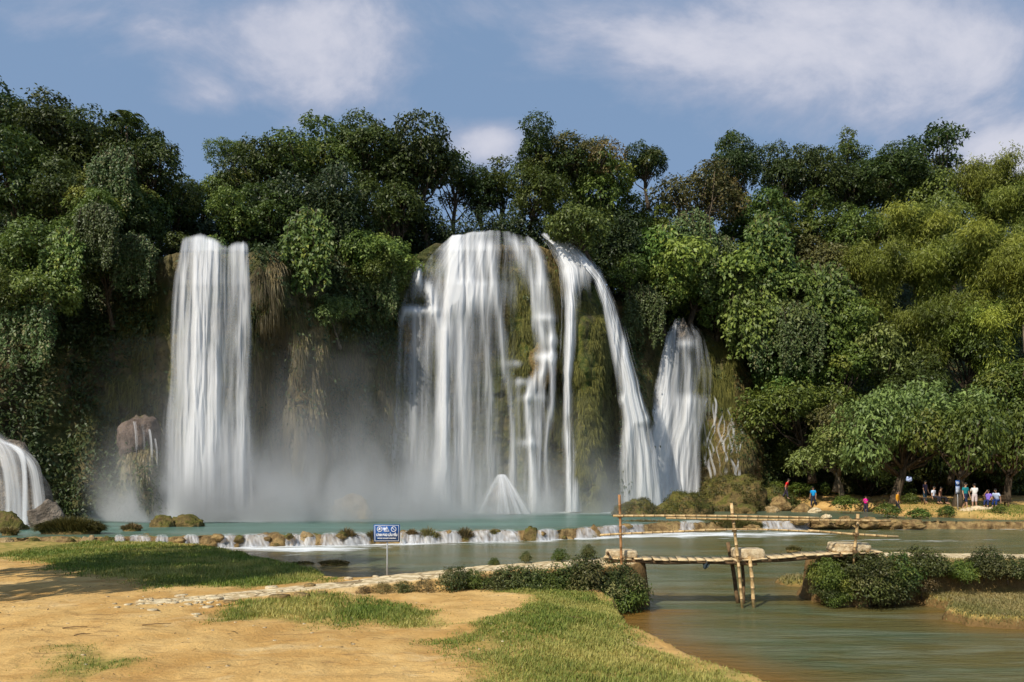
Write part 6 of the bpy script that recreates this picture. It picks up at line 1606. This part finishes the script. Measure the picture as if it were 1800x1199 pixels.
def person(loc, rz, label, shirt, legs, pose='stand', H=1.68, hair=M_HAIR, arms=None, skirt=False, shoes=None, long_hair=False, lean=0.0, long_sleeve=False, shorts=False):
    """faces -Y in its own frame"""
    root = empty('person', loc, rz); tag(root, label, 'person'); s = H / 1.7; root.scale = (s, s, s)
    if pose == 'sit':
        hip = (0, 0, .50); 
        kn = [(-.10, -.44, .48), (.11, -.42, .50)]; an = [(-.11, -.44, .09), (.12, -.50, .09)]
    elif pose == 'walk':
        hip = (0, 0, .92); kn = [(-.09, -.16, .50), (.09, .06, .50)]; an = [(-.09, -.20, .09), (.10, .30, .12)]
    else:
        hip = (0, 0, .93); kn = [(-.10, -.02, .50), (.11, .0, .50)]; an = [(-.12, .0, .08), (.13, .03, .08)]
    hz = hip[2]
    def tz(y, z): return (y - lean * (z - 0) * 1.0, z)
    def T(x, y, z): return (x, hip[1] + y - lean * z, hz + z)
    pelvis = T(0, 0, 0); waist = T(0, .01, .16); chest = T(0, 0, .36); neckb = T(0, .01, .50); neck = T(0, -.01, .58); head = T(0, -.03, .68); crown = T(0, -.02, .78)
    sh = [T(-.17, .0, .46), T(.17, .0, .46)]; hp = [(-.09, hip[1], hz - .03), (.09, hip[1], hz - .03)]
    A = arms or [((-.24, -.02, .20), (-.25, -.10, -.04)), ((.24, -.02, .20), (.25, -.10, -.04))]
    el = [T(*A[0][0]), T(*A[1][0])]; wr = [T(*A[0][1]), T(*A[1][1])]
    ch = [[(pelvis, (.145, .10)), (waist, (.115, .09)), (chest, (.145, .10)), (neckb, (.07, .06)), (neck, (.048, .048)), (head, (.078, .09)), (crown, (.066, .075))]]
    for i in (0, 1):
        ch.append([(chest, (.145, .10)), (sh[i], .055), (el[i], .040), (wr[i], .026)])
        d = Vector(wr[i]) - Vector(el[i]); d.normalize(); palm = Vector(wr[i]) + d * .06
        ch.append([(wr[i], .026), (tuple(palm), (.036, .018))])
        sx = d.cross(Vector((0, 1, 0))); sx = sx.normalized() if sx.length > .1 else Vector((1, 0, 0))
        for f in range(4):
            o_ = sx * (-.024 + .016 * f); l_ = (.07, .085, .08, .06)[f]
            ch.append([(tuple(palm), (.036, .018)), (tuple(palm + o_ + d * .035), .010), (tuple(palm + o_ + d * (.035 + l_ * .5) + Vector((0, -.006, 0))), .009), (tuple(palm + o_ * .95 + d * (.03 + l_ * .9) + Vector((0, -.022, 0))), .007)])
        ch.append([(tuple(palm), (.036, .018)), (tuple(palm - sx * .04 + d * .0), .011), (tuple(palm - sx * .052 + d * .035), .008)])
        ch.append([(pelvis, (.145, .10)), (hp[i], .085), (kn[i], .058), (an[i], .038), ((an[i][0], an[i][1] - .08, an[i][2] - .045), .036), ((an[i][0] + (-.01, .01)[i], an[i][1] - .17, an[i][2] - .055), .026)])
    skin_obj('body', ch, M_SKIN, root)
    sm = cloth('shirt_cloth', shirt); lm = cloth('trouser_cloth', legs)
    def off(r, a=.014): return tuple(x + a for x in r) if isinstance(r, tuple) else r + a
    cs = [[(T(0, 0, -.04), (.165, .125)), (waist, (.14, .112)), (chest, (.165, .122)), (T(0, .005, .49), (.10, .085))]]
    for i in (0, 1):
        e = Vector(sh[i]).lerp(Vector(el[i]), .75); cs.append([(chest, (.165, .122)), (sh[i], .074), (tuple(e), .062)] + ([(el[i], .055), (wr[i], .042)] if long_sleeve else []))
    skin_obj('shirt', cs, sm, root)
    if skirt:
        cl = [[(pelvis, (.17, .13)), ((0, hip[1], hz - .25), (.20, .16)), ((0, hip[1] - .02, hz - .45), (.22, .18))]]; skin_obj('skirt', cl, lm, root)
    else:
        cl = [[(waist, (.13, .105)), (pelvis, (.165, .125))]]
        for i in (0, 1):
            e = Vector(kn[i]).lerp(Vector(an[i]), .05 if shorts else .88)
            cl.append([(pelvis, (.165, .125)), (hp[i], .108), (kn[i], .078), (tuple(e), .066)])
        skin_obj('trousers', cl, lm, root)
    # hair
    hm = rock_mesh('hair', (.098, .112, .095), 3, hair, 3, .08); hh = obj('hair', hm, root, (head[0], head[1] + .03, head[2] + .055))
    if long_hair:
        skin_obj('hair_length', [[((0, head[1] + .08, head[2] + .04), (.07, .05)), ((0, head[1] + .11, head[2] - .12), (.06, .035)), ((0, head[1] + .11, head[2] - .26), (.03, .02))]], hair, hh)
    # face: nose, eyes, mouth, ears as parts
    fm = Geo(); fm.box((0, head[1] - .098, head[2] - .005), (.010, .014, .018)); obj('nose', fm.mesh('nose', M_SKIN, True), root)
    for sx_ in (-1, 1):
        g = Geo(); g.box((sx_ * .03, head[1] - .088, head[2] + .022), (.011, .004, .005)); obj('eye', g.mesh('eye', M_HAIR), root)
        g = Geo(); g.box((sx_ * .084, head[1] + .005, head[2] + .005), (.008, .016, .028)); obj('ear', g.mesh('ear', M_SKIN), root)
    g = Geo(); g.box((0, head[1] - .090, head[2] - .045), (.022, .004, .004)); obj('mouth', g.mesh('mouth', cloth('lip', (.3, .1, .08))), root)
    if shoes:
        for i in (0, 1):
            skin_obj('shoe', [[((an[i][0], an[i][1] + .03, an[i][2] - .04), .042), ((an[i][0], an[i][1] - .08, an[i][2] - .045), .044), ((an[i][0] + (-.01, .01)[i], an[i][1] - .18, an[i][2] - .058), .034)]], cloth('shoe_cloth', shoes), root)
    return root
PH = -math.pi / 2
def at(px, d, py=None):
    x = px_at(px, d); z = bz(x, d); return (x, d, z + .0)
phone = [((-.20, -.12, .18), (-.08, -.34, .34)), ((.20, -.12, .18), (.10, -.34, .34))]
rock(1352, 1392, 872, 892, 55, M_BROWNROCK, 'ochre rock under the person in red', seed=40)
person((px_at(1381, 55), 55, pz_at(877, 55)), .9, 'person in a red shirt bending on the rocks at the foot of the hill', (.75, .02, .02), (.04, .03, .05), 'walk', 1.6, lean=.35)
person(at(1430, 56.5), -.9, 'person in a bright blue shirt walking on the sandy shore', (.01, .33, .75), (.02, .025, .05), 'walk', 1.7, lean=.12)
person(at(1522, 52.8), -1.0, 'person in a bright pink top and pink shoes holding up a phone', (.90, .01, .33), (.03, .03, .05), 'stand', 1.55, arms=phone, shoes=(.8, .02, .25), long_hair=True)
person(at(1577, 47.0), .8, 'person in an orange jacket standing behind the dark bush', (.62, .27, .015), (.03, .03, .035), 'walk', 1.55, long_sleeve=True, lean=.1)
bench(px_at(1643, 49.5), 49.5, 2.0, 'wooden bench under the trees left of the sign, with people on it')
bench(px_at(1752, 46.2), 46.2, 1.6, 'dark wooden bench with a backrest at the right, with people on it', .0, True)
def sit(px, d, lab, sh, lg, rz, H=1.62, **kw):
    x = px_at(px, d); z = bz(x, d) - (H / 1.7 * .50 - .52)
    return person((x, d, z), rz, lab, sh, lg, 'sit', H, **kw)
person(at(1626, 50.6), .4, 'person in a dull purple shirt standing in the shade left of the left bench', (.10, .07, .13), (.03, .06, .09), 'stand', 1.6)
sit(1640, 49.45, 'person in a white shirt seated at the left of the left bench', (.70, .74, .85), (.02, .02, .03), .5, lean=.1)
sit(1652, 49.45, 'person in a brown top and black trousers seated at the right of the left bench', (.16, .07, .04), (.012, .012, .015), .75, long_hair=True, lean=.1)
person(at(1697, 45.2), .25, 'person in a teal shirt and dark shorts standing with back to the river', (.01, .20, .22), (.012, .018, .05), 'walk', 1.75, shorts=True)
person(at(1713, 45.6), 2.9, 'person in white shirt and pale shorts standing next to the teal shirt', (.75, .72, .68), (.62, .52, .50), 'stand', 1.66, arms=phone, shorts=True)
sit(1737, 46.0, 'person in a violet shirt shading the eyes, seated at the right bench', (.25, .16, .62), (.02, .03, .10), -.9, 1.55, arms=[((-.22, -.15, .42), (-.05, -.20, .66)), ((.22, -.04, .2), (.16, -.25, .02))])
sit(1753, 46.15, 'person in a pale blue striped shirt leaning forward at the right bench', (.55, .64, .85), (.01, .03, .14), -1.0, 1.62, lean=.45)
for i, (px, d, s_) in enumerate([(1703, 44.2, .3), (1718, 44.4, .42), (1730, 44.3, .3), (1692, 44.3, .22), (1742, 44.4, .26)]):
    x = px_at(px, d); z = bz(x, d); lab = ['round stone at the feet of the person in teal', 'largest pale stone in front of the people at the right bench', 'stone right of the largest pale stone', 'small stone left of the person in teal', 'small stone in front of the violet shirt'][i]
    tag(obj('stone', rock_mesh('stone', (s_, s_ * .8, s_ * .6), 500 + i, M_PALE if i != 1 else M_CONGLOM, 3, .25), None, (x, d, z)), lab, 'stone', 'stones before the right bench')

# ------------------------------------------------------------------ the tree outside the left edge whose shadow falls on the lawn
crown, trunk, R, H = TREEV['river1']
for (x, y, z, s, lab) in ((-13.6, 11.0, 8.6, 1.15, 'spreading bank tree left of the lawn whose shadow crosses the grass'), (-15.8, 14.6, 9.0, 1.1, 'second bank tree further left of the lawn')):
    root = empty('bank_tree', (x, y, .2)); root.scale = (s, s, (z - .2) / H); tag(root, lab, 'tree')
    link(bpy.data.objects.new('crown', crown), root).location = (0, 0, H); link(bpy.data.objects.new('trunk', trunk), root).location = (0, 0, H)

# ------------------------------------------------------------------ spray and mist
def m_mist(cx, cy, rx, ry, top, amt, name):
    def f(t):
        p = t.pos(); x, y, z = t.sep(p)
        a = t.math('DIVIDE', t.math('SUBTRACT', x, cx), rx); b = t.math('DIVIDE', t.math('SUBTRACT', y, cy), ry)
        r2 = t.math('ADD', t.math('MULTIPLY', a, a), t.math('MULTIPLY', b, b))
        fall = t.ramp(r2, 0, 1, 1, 0)
        hz = t.math('EXPONENT', t.math('MULTIPLY', t.math('SUBTRACT', z, ZP), -1 / top))
        n = t.noise(t.map(p, (.30, .30, .16)), 1.0, 3, .55, .8)
        n = t.ramp(n, .36, .64, .05, 1.8)
        d = t.math('MULTIPLY', t.math('MULTIPLY', t.math('MULTIPLY', fall, hz), n), amt)
        v = t.n.new('ShaderNodeVolumePrincipled'); v.inputs['Color'].default_value = (.93, .94, .95, 1); v.inputs['Anisotropy'].default_value = .2
        t.put(v.inputs['Density'], d); return v.outputs[0]
    return material(name, f, True)
def mist(cx, cy, rx, ry, top, amt, zmax, name='mist'):
    g = Geo(); n = 24; V = []
    for k in range(n):
        a = 2 * math.pi * k / n
        V.append((cx + rx * 1.02 * math.cos(a), cy + ry * 1.02 * math.sin(a), ZP + .08))
    V += [(v[0], v[1], zmax) for v in V]
    V += [(cx, cy, ZP + .08), (cx, cy, zmax)]
    Q = [(k, (k + 1) % n, n + (k + 1) % n, n + k) for k in range(n)]
    T = [(2 * n, (k + 1) % n, k) for k in range(n)] + [(2 * n + 1, n + k, n + (k + 1) % n) for k in range(n)]
    me = mesh_np(name, np.array(V), [np.array(Q), np.array(T)], m_mist(cx, cy, rx, ry, top, amt, 'mist_air'), None, False)
    o = obj(name, me); tag(o, 'white spray drifting up from the foot of the falls', 'mist', kind='stuff')
    return o
mist(-12.0, 41.3, 14, 6.8, 2.5, .36, 11)
mist(-1.5, 48.3, 14, 6.0, 1.8, .26, 9)
mist(-18.0, 39.6, 7.5, 3.0, 1.1, 1.6, 6)
